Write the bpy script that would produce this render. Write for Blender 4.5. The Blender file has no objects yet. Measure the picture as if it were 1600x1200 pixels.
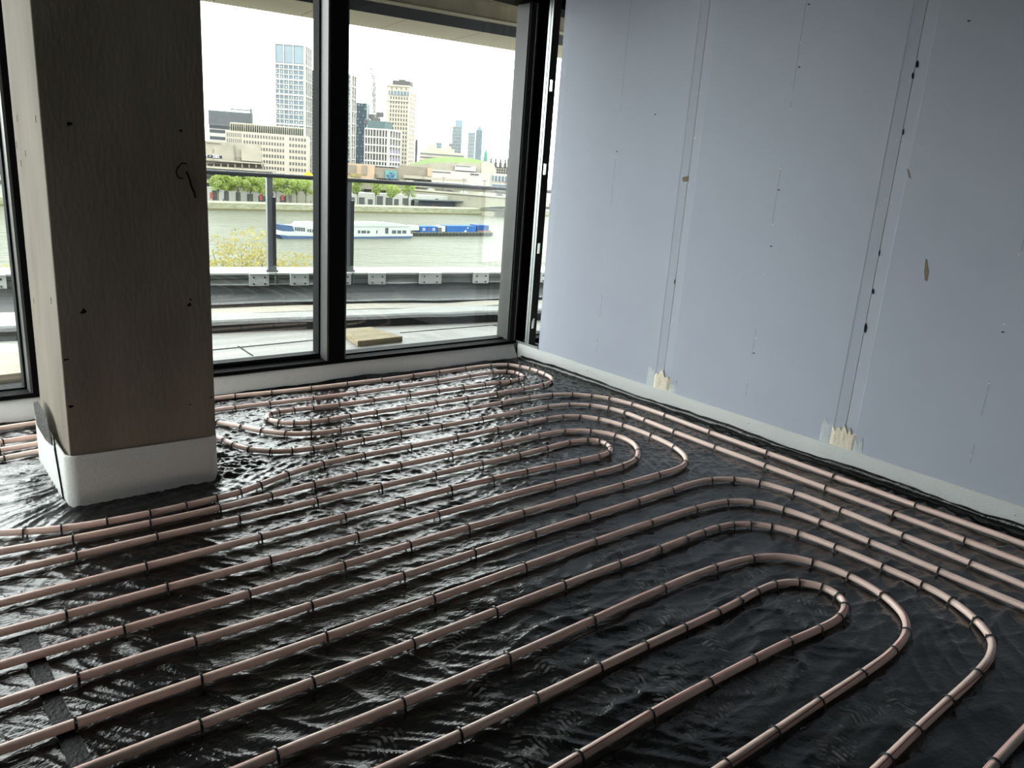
import bpy, math, random
import numpy as np
from mathutils import Vector, Matrix

random.seed(7)
SC = bpy.context.scene
COL = SC.collection

# ------------------------------------------------------------------ camera
FPX, YAW, PIT, ROL, CAMH = 1208.4, 0.711295, 0.268208, 0.0708401, 1.43
_cy, _sy = math.cos(YAW), math.sin(YAW)
_F0, _R0, _U0 = np.array([_sy, _cy, 0]), np.array([_cy, -_sy, 0]), np.array([0, 0, 1.0])
CF = math.cos(PIT) * _F0 - math.sin(PIT) * _U0
_U = math.sin(PIT) * _F0 + math.cos(PIT) * _U0
CR = math.cos(ROL) * _R0 + math.sin(ROL) * _U
CU = -math.sin(ROL) * _R0 + math.cos(ROL) * _U
CO = np.array([0, 0, CAMH])
FZ = .055                                # level of the sheeted floor

cam_d = bpy.data.cameras.new('camera')
cam = bpy.data.objects.new('camera', cam_d)
COL.objects.link(cam)
cam_d.sensor_width = 36
cam_d.lens = 36 * FPX / 1600
cam_d.clip_start = 0.05
cam_d.clip_end = 6000
m = Matrix.Identity(4)
for i in range(3):
    m[i][0], m[i][1], m[i][2], m[i][3] = CR[i], CU[i], -CF[i], CO[i]
cam.matrix_world = m
SC.camera = cam

# ------------------------------------------------------------------ sky: bright even overcast
world = bpy.data.worlds.new('overcast_sky')
SC.world = world
world.use_nodes = True
wn, wl = world.node_tree.nodes, world.node_tree.links
wn.clear()
w_out = wn.new('ShaderNodeOutputWorld')
w_bg = wn.new('ShaderNodeBackground')
w_tc = wn.new('ShaderNodeTexCoord')
w_map = wn.new('ShaderNodeMapping')
w_map.inputs['Scale'].default_value = (1, 1, 3)
w_no = wn.new('ShaderNodeTexNoise')
w_no.inputs['Scale'].default_value = 2.2
w_no.inputs['Detail'].default_value = 4
w_mix = wn.new('ShaderNodeMix')
w_mix.data_type = 'RGBA'
w_mix.inputs[6].default_value = (0.80, 0.82, 0.84, 1)
w_mix.inputs[7].default_value = (1.0, 1.0, 0.99, 1)
wl.new(w_tc.outputs['Generated'], w_map.inputs[0])
wl.new(w_map.outputs[0], w_no.inputs['Vector'])
wl.new(w_no.outputs[0], w_mix.inputs[0])
wl.new(w_mix.outputs[2], w_bg.inputs[0])
w_bg.inputs[1].default_value = 3.0
wl.new(w_bg.outputs[0], w_out.inputs[0])

vs = SC.view_settings
vs.view_transform = 'Standard'
vs.look = 'None'
vs.gamma = 1
vs.use_curve_mapping = False
vs.exposure = 1.55
SC.cycles.use_denoising = True
SC.cycles.max_bounces = 10
SC.cycles.diffuse_bounces = 6
SC.cycles.glossy_bounces = 5
SC.cycles.transparent_max_bounces = 24
SC.cycles.sample_clamp_indirect = 8

# ------------------------------------------------------------------ picture geometry helpers
def ray(x, y):
    return CF + CR * ((x - 800) / FPX) - CU * ((y - 600) / FPX)
def G(x, y, z=FZ):                      # point on a level plane
    r = ray(x, y)
    return CO + r * ((z - CAMH) / r[2])
def H(x, y, d):                          # point at horizontal distance d
    r = ray(x, y)
    return CO + r * (d / math.hypot(r[0], r[1]))
def hit2(x, y, p, t):                    # vertical plane through p along t
    r = ray(x, y)
    n = np.array([-t[1], t[0], 0.0])
    return CO + r * ((n @ (np.array(p, float) - CO)) / (n @ r))

# ------------------------------------------------------------------ mesh helpers
class MB:
    def __init__(s):
        s.v, s.f, s.m = [], [], []
    def quad(s, a, b, c, d, mi=0):
        n = len(s.v)
        s.v += [tuple(a), tuple(b), tuple(c), tuple(d)]
        s.f.append((n, n + 1, n + 2, n + 3)); s.m.append(mi)
    def obox(s, o, u, v, w, mi=0):       # origin corner and three edge vectors
        o, u, v, w = (np.array(q, float) for q in (o, u, v, w))
        n = len(s.v)
        for k in range(8):
            s.v.append(tuple(o + u * (k & 1) + v * (k >> 1 & 1) + w * (k >> 2 & 1)))
        F = [(0, 2, 3, 1), (4, 5, 7, 6), (0, 1, 5, 4), (2, 6, 7, 3), (0, 4, 6, 2), (1, 3, 7, 5)]
        if np.dot(np.cross(u, v), w) < 0:
            F = [q[::-1] for q in F]
        for q in F:
            s.f.append(tuple(n + i for i in q)); s.m.append(mi)
        return s
    def box(s, x0, x1, y0, y1, z0, z1, mi=0):
        return s.obox((x0, y0, z0), (x1 - x0, 0, 0), (0, y1 - y0, 0), (0, 0, z1 - z0), mi)
    def bar(s, a, b, r, n=6, r2=None, mi=0, cap=True):
        a, b = np.array(a, float), np.array(b, float)
        d = b - a
        d /= np.linalg.norm(d) or 1
        up = np.array([0, 0, 1.0]) if abs(d[2]) < .9 else np.array([1.0, 0, 0])
        e1 = np.cross(d, up); e1 /= np.linalg.norm(e1)
        e2 = np.cross(d, e1)
        k = len(s.v)
        r2 = r if r2 is None else r2
        for p, q in ((a, r), (b, r2)):
            for i in range(n):
                t = 2 * math.pi * i / n
                s.v.append(tuple(p + (e1 * math.cos(t) + e2 * math.sin(t)) * q))
        for i in range(n):
            j = (i + 1) % n
            s.f.append((k + i, k + n + i, k + n + j, k + j)); s.m.append(mi)
        if cap:
            s.f.append(tuple(k + i for i in range(n))); s.m.append(mi)
            s.f.append(tuple(k + n + i for i in reversed(range(n)))); s.m.append(mi)
        return s
    def prism(s, poly, ext, mi=0):       # poly: 3D loop, ext: vector
        n = len(poly); k = len(s.v)
        ext = np.array(ext, float)
        s.v += [tuple(p) for p in poly] + [tuple(np.array(p, float) + ext) for p in poly]
        s.f.append(tuple(k + i for i in reversed(range(n)))); s.m.append(mi)
        s.f.append(tuple(k + n + i for i in range(n))); s.m.append(mi)
        for i in range(n):
            j = (i + 1) % n
            s.f.append((k + i, k + j, k + n + j, k + n + i)); s.m.append(mi)
        return s
    def mesh(s, name, mats, smooth=False):
        me = bpy.data.meshes.new(name)
        me.from_pydata([tuple(map(float, p)) for p in s.v], [], s.f)
        for q in (mats if isinstance(mats, (list, tuple)) else [mats]):
            me.materials.append(q)
        if any(s.m):
            me.polygons.foreach_set('material_index', s.m)
        if smooth:
            me.polygons.foreach_set('use_smooth', [True] * len(me.polygons))
        me.update()
        return me
    def build(s, name, mats, parent=None, smooth=False):
        return obj(name, s.mesh(name, mats, smooth), parent)

def obj(name, data, parent=None):
    o = bpy.data.objects.new(name, data)
    COL.objects.link(o)
    if parent is not None:
        o.parent = parent
        o.matrix_parent_inverse = Matrix.Translation(parent.location).inverted()
    return o
def tag(o, label, cat, group=None, kind=None):
    o['label'] = label
    o['category'] = cat
    if group: o['group'] = group
    if kind: o['kind'] = kind
    return o
def thing(name, label, cat, loc=(0, 0, 0), group=None, kind=None):
    o = obj(name, None)
    o.location = tuple(map(float, loc))
    o.empty_display_size = 0.1
    return tag(o, label, cat, group, kind)
def stuff(o):
    o['kind'] = 'stuff'
    return o
def bevel(o, w, seg=2):
    b = o.modifiers.new('bevel', 'BEVEL')
    b.width = w; b.segments = seg; b.limit_method = 'ANGLE'
    return o

# ------------------------------------------------------------------ materials
ALB = 1.0
def lin(c):
    return tuple((x / 12.92 if x <= .04045 else ((x + .055) / 1.055) ** 2.4) for x in (q / 255 for q in c))
def mat(name, c, rough=.6, spec=.4, metal=0.0, var=0.0, vscale=6.0, c2=None, bump=0.0, bscale=40.0, stretch=None, trans=0):
    M = bpy.data.materials.new(name)
    M.use_nodes = True
    nt = M.node_tree
    b = nt.nodes['Principled BSDF']
    lc = tuple(q * ALB for q in lin(c))
    b.inputs['Base Color'].default_value = (*lc, 1)
    b.inputs['Roughness'].default_value = rough
    b.inputs['Specular IOR Level'].default_value = spec
    b.inputs['Metallic'].default_value = metal
    if var or bump:
        tc = nt.nodes.new('ShaderNodeTexCoord')
        mp = nt.nodes.new('ShaderNodeMapping')
        if stretch: mp.inputs['Scale'].default_value = stretch
        nt.links.new(tc.outputs['Object'], mp.inputs[0])
    if var:
        no = nt.nodes.new('ShaderNodeTexNoise')
        no.inputs['Scale'].default_value = vscale
        no.inputs['Detail'].default_value = 6
        no.inputs['Roughness'].default_value = .62
        nt.links.new(mp.outputs[0], no.inputs['Vector'])
        rp = nt.nodes.new('ShaderNodeMapRange')
        rp.inputs[1].default_value = .3; rp.inputs[2].default_value = .7
        nt.links.new(no.outputs[0], rp.inputs[0])
        mx = nt.nodes.new('ShaderNodeMix'); mx.data_type = 'RGBA'
        d = tuple(q * ALB for q in lin(c2)) if c2 else tuple(q * (1 - var) for q in lc)
        mx.inputs[6].default_value = (*d, 1)
        mx.inputs[7].default_value = (*lc, 1)
        nt.links.new(rp.outputs[0], mx.inputs[0])
        nt.links.new(mx.outputs[2], b.inputs['Base Color'])
    if bump:
        n2 = nt.nodes.new('ShaderNodeTexNoise')
        n2.inputs['Scale'].default_value = bscale
        n2.inputs['Detail'].default_value = 5
        nt.links.new(mp.outputs[0], n2.inputs['Vector'])
        bp = nt.nodes.new('ShaderNodeBump')
        bp.inputs['Strength'].default_value = bump
        bp.inputs['Distance'].default_value = .01
        nt.links.new(n2.outputs[0], bp.inputs['Height'])
        nt.links.new(bp.outputs[0], b.inputs['Normal'])
    return M

def glass_mat(name, tint=(.96, .985, .975), refl=1.0):
    M = bpy.data.materials.new(name)
    M.use_nodes = True
    nt = M.node_tree
    nt.nodes.clear()
    o = nt.nodes.new('ShaderNodeOutputMaterial')
    t = nt.nodes.new('ShaderNodeBsdfTransparent'); t.inputs[0].default_value = (*tint, 1)
    g = nt.nodes.new('ShaderNodeBsdfGlossy'); g.inputs['Roughness'].default_value = .01
    g.inputs[0].default_value = (refl, refl, refl, 1)
    lw = nt.nodes.new('ShaderNodeLayerWeight'); lw.inputs[0].default_value = .5
    pw = nt.nodes.new('ShaderNodeMath'); pw.operation = 'POWER'; pw.inputs[1].default_value = 5
    f = nt.nodes.new('ShaderNodeMath'); f.operation = 'MULTIPLY_ADD'; f.inputs[1].default_value = .8; f.inputs[2].default_value = .03
    nt.links.new(lw.outputs['Facing'], pw.inputs[0]); nt.links.new(pw.outputs[0], f.inputs[0])
    mx = nt.nodes.new('ShaderNodeMixShader')
    nt.links.new(f.outputs[0], mx.inputs[0])
    nt.links.new(t.outputs[0], mx.inputs[1]); nt.links.new(g.outputs[0], mx.inputs[2])
    nt.links.new(mx.outputs[0], o.inputs[0])
    return M

M_frame = mat('black_aluminium', (14, 14, 15), .8, .06)
M_frame_lit = mat('lit_aluminium', (66, 66, 65), .42, .5)  # frame aluminium in lighter grey: outside light put into the colour of side faces
M_bead = mat('dark_gasket', (24, 25, 26), .7, .1)
M_glass = glass_mat('window_glass')
M_bglass = glass_mat('balustrade_glass', (.94, .975, .96), .6)
M_conc = mat('column_concrete', (146, 139, 127), .85, .2, var=.4, vscale=3.2, c2=(122, 114, 102), bump=.2, bscale=60, stretch=(1, 1, .3))
M_ceil = mat('ceiling_concrete', (138, 136, 131), .9, .2, var=.15, vscale=2)
M_plain = mat('plain_wall', (84, 82, 79), .9, .2)
M_steel = mat('galvanised_steel', (176, 182, 180), .35, .5, .85, var=.15, vscale=30)
M_foam = mat('white_foam', (226, 228, 226), .75, .3, var=.12, vscale=240, c2=(205, 208, 206), bump=.5, bscale=260)
M_foam2 = mat('pale_grey_foam', (212, 212, 209), .6, .35, var=.08, vscale=40)
M_filler = mat('cream_filler', (236, 232, 216), .8, .3, var=.2, vscale=30, c2=(226, 214, 188), bump=.4, bscale=80)
M_smear = mat('thin_filler_smear', (208, 214, 214), .8, .3, var=.2, vscale=30, c2=(194, 202, 208), bump=.2, bscale=80)
M_clip = mat('black_plastic', (20, 20, 20), .35, .5)
M_tape = mat('black_tape', (12, 12, 12), .5, .2, var=.4, vscale=50, c2=(6, 6, 6), bump=.4, bscale=90)
M_screw = mat('screw_steel', (205, 205, 200), .4, .5, .6)
M_darkchip = mat('torn_paper_edge', (34, 34, 36), .9, .1)

# ------------------------------------------------------------------ the room shell
XW, YW = 3.80, 4.40                      # right wall face, window frame face
BLOCK = MB().box(-3.25, 6.2, -5.0, 4.66, -.25, FZ - .03)
tag(BLOCK.build('floor', mat('screed', (120, 118, 112), .9, .2)), 'flat floor slab below the black plastic sheeting', 'floor', kind='structure')
tag(MB().box(-3.25, 6.2, -5.0, 4.66, 2.78, 3.0).build('ceiling', M_ceil), 'pale concrete ceiling slab over the room', 'ceiling', kind='structure')
tag(MB().box(-3.25, 6.2, -5.2, -5.0, -.25, 3.0).build('wall_back', M_plain), 'plain pale wall behind the viewer', 'wall', kind='structure')
tag(MB().box(6.2, 6.4, -5.2, 4.66, -.25, 3.0).build('wall_far_right', M_plain), 'plain pale wall beyond the stud partition', 'wall', kind='structure')

# windows along the terrace: one structure per bay
MUL = [-3.25, -2.62, -1.0, .60, 2.234, 3.80, 5.5]
MW = .109
HEAD = 2.55
for k in range(len(MUL) - 1):
    a, b = MUL[k] + MW, MUL[k + 1]
    sill = .209 if k == 3 else .188
    w = thing('window_%d' % (k + 1), ['narrow glazed bay at the far left end of the terrace front', 'second glazed bay from the left end', 'black framed window bay just left of the concrete column', 'black framed window between concrete column and central mullion',
              'wide black framed window next to the grey plasterboard wall', 'glazed bay seen through the gap beside the bare steel stud'][k], 'window', (a, YW, 0), kind='structure')
    mb = MB().box(MUL[k], MUL[k] + MW, YW, YW + .22, .158, 2.78)
    mb.build('mullion', M_frame, w)
    if k == len(MUL) - 2:
        MB().box(b, b + MW, YW, YW + .22, .158, 2.78).build('mullion', M_frame, w)
    # lighter grey painted as outside light on the mullion sides, set just proud of the black core
    MB().box(b - .012, b, YW + .004, YW + .14, .18, HEAD).build('mullion_side', M_frame_lit, w)
    MB().box(a, a + .012, YW + .004, YW + .14, .18, HEAD).build('mullion_side', M_frame_lit, w)
    MB().box(a, b, YW, YW + .22, .158, .18).build('sill_rail', M_frame, w)
    MB().box(a, b, YW + .10, YW + .18, .18, sill).build('sill_bead', M_bead, w)
    MB().box(a, b, YW + .092, YW + .10, .18, sill - .012).build('sill_gasket', M_frame, w)
    MB().box(a, b, YW, YW + .22, HEAD, 2.78).build('head_rail', M_frame, w)
    if k == 4:                            # the stepped jamb against the partition
        MB().box(b - .046, b - .012, YW + .05, YW + .18, .18, HEAD).build('jamb_profile', M_frame_lit, w)
        for q in range(3):
            MB().box(b - .040 + q * .009, b - .035 + q * .009, YW + .03 - q * .008, YW + .05, .18, HEAD).build('jamb_ridge', M_bead, w)
    else:
        MB().box(b - .022, b - .012, YW + .10, YW + .18, .18, HEAD).build('jamb_bead', M_bead, w)
    MB().box(a, b, YW + .146, YW + .154, sill, HEAD).build('pane', M_glass, w)
    MB().box(a, b, YW + .05, YW + .22, -.25, .158).build('sill_upstand', M_plain, w)

# unseen left side: glazing added near the terrace to boost daylight, solid further back
wl_ = thing('window_7', 'added glazed side letting in more daylight, out of view to the left', 'window', (-3.25, 3.4, 0), kind='structure')
for y in (2.1, 3.36, 4.56):
    MB().box(-3.37, -3.25, y, y + .1, 0, 2.78).build('mullion', M_frame, wl_)
MB().box(-3.37, -3.25, 2.1, 4.66, -.25, .18).build('sill_rail', M_frame, wl_)
MB().box(-3.37, -3.25, 2.1, 4.66, HEAD, 3.0).build('head_rail', M_frame, wl_)
MB().box(-3.31, -3.302, 2.1, 4.66, .18, HEAD).build('pane', M_glass, wl_)
tag(MB().box(-3.45, -3.25, -5.2, 2.1, -.25, 3.0).build('wall_left', M_plain), 'bare concrete wall, out of view to the left', 'wall', kind='structure')

# ------------------------------------------------------------------ plasterboard partition on the right
def board_material():
    M = mat('blue_grey_board', (180, 187, 200), .66, .3, var=.06, vscale=2.2, c2=(176, 182, 196), bump=.05, bscale=300)
    nt = M.node_tree
    b = nt.nodes['Principled BSDF']
    src = b.inputs['Base Color'].links[0].from_socket
    tc = nt.nodes.new('ShaderNodeTexCoord')
    sp = nt.nodes.new('ShaderNodeSeparateXYZ')
    nt.links.new(tc.outputs['Object'], sp.inputs[0])
    def math_(op, a, b_=None, c=None):
        n = nt.nodes.new('ShaderNodeMath'); n.operation = op
        for i, q in enumerate((a, b_, c)):
            if q is None: continue
            if isinstance(q, (int, float)): n.inputs[i].default_value = q
            else: nt.links.new(q, n.inputs[i])
        return n.outputs[0]
    no = nt.nodes.new('ShaderNodeTexNoise'); no.inputs['Scale'].default_value = 1.6; no.inputs['Detail'].default_value = 3
    nt.links.new(tc.outputs['Object'], no.inputs['Vector'])
    # pencil line along the middle stud of each board (boards' own y is centred on it)
    d = math_('ABSOLUTE', math_('SUBTRACT', sp.outputs[1], math_('MULTIPLY', math_('SUBTRACT', no.outputs[0], .5), .012)))
    line = math_('MULTIPLY', math_('LESS_THAN', d, .0011), math_('GREATER_THAN', no.outputs[0], .5))
    # rust-brown smear
    sm = nt.nodes.new('ShaderNodeMix'); sm.data_type = 'RGBA'
    sm.inputs[7].default_value = (*lin((96, 102, 110)), 1)
    nt.links.new(src, sm.inputs[6])
    nt.links.new(math_('MULTIPLY', line, .7), sm.inputs[0])
    nt.links.new(sm.outputs[2], b.inputs['Base Color'])
    return M
M_board = board_material()
M_core = mat('board_core', (205, 203, 196), .9, .2)
wall = thing('wall_right', 'stud partition lined with blue-grey plasterboard', 'wall', (XW, 0, 0), kind='structure')
ZB, ZT = .163, 2.78
SEAMS = [4.143, 2.962, 1.762, .562, -.638, -1.838, -3.038, -4.238, -5.0]
def board(y1, y0, full=True):
    cy = (y0 + y1) / 2
    pts = []                              # section across the board: (y, x depth)
    e, tw, td = .0015, .058, .0036
    half = (y1 - y0) / 2
    prof = [(-half + e, td), (-half + e + .004, td), (-half + tw, .0012), (-half + tw + .0025, 0), (half - tw - .0025, 0), (half - tw, .0012), (half - e - .004, td), (half - e, td)]
    mb = MB()
    k = 0
    n = len(prof)
    for z in (ZB, ZT):
        for (y, x) in prof: mb.v.append((x, y, z))
    for z in (ZB, ZT):
        for (y, x) in prof: mb.v.append((.0125, y, z))
    for i in range(n - 1):
        mb.f.append((i + 1, i, n + i, n + i + 1)); mb.m.append(0)
        mb.f.append((2 * n + i, 2 * n + i + 1, 3 * n + i + 1, 3 * n + i)); mb.m.append(0)
        mb.f.append((i, i + 1, 2 * n + i + 1, 2 * n + i)); mb.m.append(0)
        mb.f.append((n + i + 1, n + i, 3 * n + i, 3 * n + i + 1)); mb.m.append(0)
    mb.f.append((0, 2 * n, 3 * n, n)); mb.m.append(1)
    mb.f.append((n - 1, 2 * n - 1, 4 * n - 1, 3 * n - 1)); mb.m.append(1)
    o = mb.build('plasterboard', [M_board, M_core], wall)
    o.location = (XW, cy, 0)
    return o
for i in range(len(SEAMS) - 1):
    board(SEAMS[i], SEAMS[i + 1])
# screws: shared mesh
sb = MB()
for k in range(8):
    t = 2 * math.pi * k / 8
    sb.v.append((0, .0042 * math.cos(t), .0042 * math.sin(t)))
    sb.v.append((-.0009, .003 * math.cos(t), .003 * math.sin(t)))
for k in range(8):
    j = (k + 1) % 8
    sb.f.append((2 * k, 2 * k + 1, 2 * j + 1, 2 * j)); sb.m.append(0)
sb.f.append(tuple(2 * k + 1 for k in range(8))); sb.m.append(0)
screw_me = sb.mesh('screw', M_screw)
rs = random.Random(3)
def screw(y, z, x=XW):
    o = obj('screw', screw_me, wall)
    o.location = (x, y, z)
for s in (2.962, 1.762, .562):
    for k in range(9):
        z = .32 + k * .27 + rs.uniform(-.03, .03)
        screw(s + .014 + rs.uniform(-.002, .002), z, XW + .0030); screw(s - .014 + rs.uniform(-.002, .002), z + rs.uniform(-.02, .02), XW + .0030)
for y in (3.56, 2.362, 1.162):
    for k in range(8):
        screw(y + rs.uniform(-.008, .008), .35 + k * .30 + rs.uniform(-.03, .03))
for k in range(9):
    screw(4.118, .3 + k * .28, XW + .001)
# chips torn along the second joint and small scuffs
def chip(y, z, h, w):
    mb = MB()
    mb.prism([(XW + .0008, y - w / 2, z), (XW + .0008, y + w / 3, z + h * .15), (XW + .0008, y + w / 2, z + h * .7), (XW + .0008, y, z + h), (XW + .0008, y - w / 2, z + h * .6)], (-.0012, 0, 0))
    mb.build('torn_edge', M_darkchip, wall)
for (px_, py_, h_, w_) in [(1433, 100, .035, .012), (1426, 118, .03, .01), (1411, 206, .03, .008), (1374, 395, .035, .007), (1364, 455, .03, .01), (1352, 512, .055, .012), (1054, 440, .03, .006)]:
    q = hit2(px_, py_, (XW, 0, 0), (0, 1, 0))
    chip(q[1], q[2] - h_ / 2, h_, w_)
for (px_, py_) in [(964, 237), (1024, 179), (1178, 552), (1205, 385), (1249, 105), (1264, 7), (1514, 33), (1567, 519), (1217, 297)]:
    q = hit2(px_, py_, (XW, 0, 0), (0, 1, 0))
    MB().prism([(XW, q[1] - .009, q[2]), (XW, q[1] + .004, q[2] - .003), (XW, q[1] + .008, q[2] + .002), (XW, q[1] - .002, q[2] + .004)], (-.0006, 0, 0)).build('scuff_mark', M_darkchip, wall)
M_rust = mat('brown_smear', (141, 128, 106), .8, .2, var=.3, vscale=60, c2=(120, 112, 100))
for (pts) in [[(1446, 405), (1449, 405), (1452, 425), (1449, 440), (1445, 438), (1444, 425)], [(1417, 263), (1420, 265), (1424, 280), (1420, 277)], [(1066, 277), (1075, 275), (1075, 283), (1067, 284)]]:
    mb = MB()
    mb.prism([hit2(x, y, (XW - .0001, 0, 0), (0, 1, 0)) for x, y in pts], (-.0004, 0, 0))
    mb.build('brown_smear', M_rust, wall)
# filler at the foot of the two joints: a ragged raised patch with thin trowel smears on either side
def filler(y, seed):
    r = random.Random(seed)
    def patch(name, yl, yr, zt, depth, m_, raggedness, z0=.10):
        mb = MB()
        N = 12
        top = [zt + r.uniform(-1, 1) * raggedness - abs(i / N - .5) * raggedness * 1.2 for i in range(N + 1)]
        for i in range(N + 1):
            yy = yl + (yr - yl) * i / N
            edge = min(1, min(i, N - i) / 1.5)
            for zz, dd in ((z0, depth), (z0 + (top[i] - z0) * .5, depth * (.7 + .5 * r.random())), (top[i] - .004, depth * .9), (top[i], 0)):
                mb.v.append((XW - dd * edge - .0002 - (.0 if zz > ZB else .0), yy, zz))
        for i in range(N):
            for j in range(3):
                a = i * 4 + j
                mb.f.append((a, a + 1, a + 5, a + 4)); mb.m.append(0)
        return mb.build(name, m_, wall)
    patch('filler_patch', y - .062, y + .068, .275, .006, M_filler, .022, .150)
    patch('filler_smear', y + .068, y + .125, .285, .0016, M_smear, .02, .163)
    patch('filler_smear', y - .112, y - .062, .235, .0016, M_smear, .03, .163)
filler(2.962, 4)
filler(1.762, 9)

# bare metalwork where the boards stop short of the window
track = thing('floor_track', 'short galvanised floor track at the foot of the bare stud', 'metal track', (XW, 4.26, .1))
MB().box(XW + .001, XW + .0725, 4.10, 4.40, .128, .131).build('track_web', M_steel, track)
MB().box(XW + .0005, XW + .002, 4.145, 4.40, .128, .184).build('track_flange', M_steel, track)
MB().box(XW + .071, XW + .0725, 4.10, 4.40, .128, .184).build('track_flange', M_steel, track)
MB().box(XW + .004, XW + .072, 3.9, 4.40, .0, .127).build('packer', M_plain, track)
stud = thing('metal_stud', 'bare galvanised steel stud between window frame and plasterboard edge', 'stud', (XW, 4.26, .13))
sy0, sy1 = 4.255, 4.300
MB().box(XW + .0025, XW + .004, sy0, sy1, .132, 2.78).build('front_flange', M_steel, stud)
MB().box(XW + .0015, XW + .0026, sy0 + .019, sy0 + .023, .132, 2.78).build('flange_groove', M_bead, stud)
MB().box(XW + .068, XW + .0695, sy0, sy1, .132, 2.78).build('back_flange', M_steel, stud)
M_steel_shade = mat('shaded_web_steel', (84, 92, 92), .5, .5, .8)  # same steel as the flanges, darkened in colour for shade on the web
slots = [.30, .86, 1.42, 1.98]
mb = MB().box(XW + .004, XW + .020, sy0, sy0 + .0015, .132, 2.78).box(XW + .044, XW + .068, sy0, sy0 + .0015, .132, 2.78)
zz = .132
for s in slots + [9]:
    mb.box(XW + .020, XW + .044, sy0, sy0 + .0015, zz, min(s, 2.78))
    zz = s + .075
mb.build('web', M_steel_shade, stud)

# ------------------------------------------------------------------ concrete column
CX0, CX1, CY0, CY1 = .531, 1.083, 3.165, 3.731
column = thing('concrete_column', 'square bare concrete column in front of the windows', 'column', ((CX0 + CX1) / 2, (CY0 + CY1) / 2, 0))
bevel(MB().box(CX0, CX1, CY0, CY1, FZ - .03, 2.78).build('shaft', M_conc, column), .004)
M_pit = mat('dark_pit', (22, 20, 18), .95, .1)
for (px_, py_, rr) in [(108, 193, .011), (283, 204, .006), (131, 487, .013), (296, 476, .009), (298, 468, .005), (110, 635, .009), (330, 621, .005), (103, 562, .007), (297, 632, .004)]:
    q = hit2(px_, py_, (0, CY0, 0), (1, 0, 0))
    mb = MB()
    r = random.Random(int(px_))
    mb.prism([(q[0] + rr * (1 + .5 * r.uniform(-1, 1)) * math.cos(t), CY0 - .0006, q[2] + rr * .7 * (1 + .5 * r.uniform(-1, 1)) * math.sin(t)) for t in [k * math.tau / 9 for k in range(9)]], (0, .004, 0))
    mb.build('pit_mark', M_pit, column)
# curled scar on the right of the front face
mb = MB()
path = [(292, 256), (284, 255), (277, 262), (275, 271), (279, 278), (286, 279)]
path2 = [(291, 268), (296, 280), (299, 292), (303, 300), (305, 309)]
for pth, rr in ((path, .0035), (path2, .005)):
    for a, b in zip(pth[:-1], pth[1:]):
        mb.bar(hit2(*a, (0, CY0, 0), (1, 0, 0)), hit2(*b, (0, CY0, 0), (1, 0, 0)), rr * .8, 6)
mb.build('curled_scar', M_pit, column)
for (px_, py_) in [(27, 185), (26, 226), (56, 186), (53, 470), (80, 470), (40, 240), (33, 255)]:
    q = hit2(px_, py_, (CX0, 0, 0), (0, 1, 0))
    MB().box(CX0 - .0006, CX0 + .003, q[1] - .003, q[1] + .004, q[2] - .012, q[2] + .012).build('pit_mark', M_pit, column)

# foam wrap around the column's foot: a loop with loosely rounded corners and an overlapped end
def rounded(x0, x1, y0, y1, rad, n=7):
    out = []
    for (cx, cy, a0) in ((x1 - rad, y0 + rad, -90), (x1 - rad, y1 - rad, 0), (x0 + rad, y1 - rad, 90), (x0 + rad, y0 + rad, 180)):
        for k in range(n + 1):
            t = math.radians(a0 + 90 * k / n)
            out.append((cx + rad * math.cos(t), cy + rad * math.sin(t)))
    return out
def wall_loop(pts, z0, z1f, thick, closed=True):
    mb = MB()
    n = len(pts)
    P = np.array(pts)
    T = np.roll(P, -1, 0) - np.roll(P, 1, 0)
    if not closed:
        T[0] = P[1] - P[0]; T[-1] = P[-1] - P[-2]
    T /= np.linalg.norm(T, axis=1)[:, None]
    Nn = np.stack([T[:, 1], -T[:, 0]], 1)
    for i in range(n):
        zt = z1f(i / n, P[i])
        for (off, z) in ((0, z0), (0, zt - .004), (-.004, zt), (-thick, zt), (-thick, z0)):
            mb.v.append((*(P[i] + Nn[i] * off), z))
    for i in range(n if closed else n - 1):
        j = (i + 1) % n
        for q in range(4):
            mb.f.append((i * 5 + q, j * 5 + q, j * 5 + q + 1, i * 5 + q + 1)); mb.m.append(0)
    return mb
wrap = thing('foam_wrap', 'white foam strip wrapped round the foot of the concrete column', 'foam strip', ((CX0 + CX1) / 2, CY0, 0))
pts = rounded(CX0 - .022, CX1 + .008, CY0 - .016, CY1 + .02, .045)
wall_loop(pts, FZ - .008, lambda t, p: FZ + .213 + .011 * math.sin(p[0] * 4 + 1) + (.03 * max(0, (p[1] - 3.37)) if p[0] < .6 else 0), .009).build('wrap_band', M_foam, wrap, True)
# overlapping end of the strip on the left face
fl = [(CX0 - .026, CY0 + .16 + .02 * k) for k in range(0, 21)][::-1]
fm = wall_loop(fl, FZ - .004, lambda t, p: FZ + .223 + .05 * (p[1] - 3.32), .004, False)
for i, v in enumerate(fm.v):              # slanting cut end
    fm.v[i] = (v[0], v[1] - (.10 * (FZ + .215 - v[2]) / .22 if v[1] < CY0 + .3 else 0), v[2])
fm.build('overlap_end', M_foam, wrap, True)
MB().obox((CX0 - .0265, CY0 + .150, FZ + .192), (.003, 0, 0), (0, .012, 0), (0, 0, .07)).obox((CX0 - .0285, CY0 + .05, FZ), (.003, 0, 0), (0, .007, 0), (0, .098, .197)).build('overlap_gap', M_darkchip, wrap)
tp = MB()
tpp = [(CX0 - .030, CY0 + .165, FZ + .206), (CX0 - .024, CY0 + .29, FZ + .303), (CX0 - .028, CY0 + .43, FZ + .317), (CX0 - .033, CY0 + .51, FZ + .29), (CX0 - .036, CY0 + .46, FZ + .206), (CX0 - .034, CY0 + .29, FZ + .192)]
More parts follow.
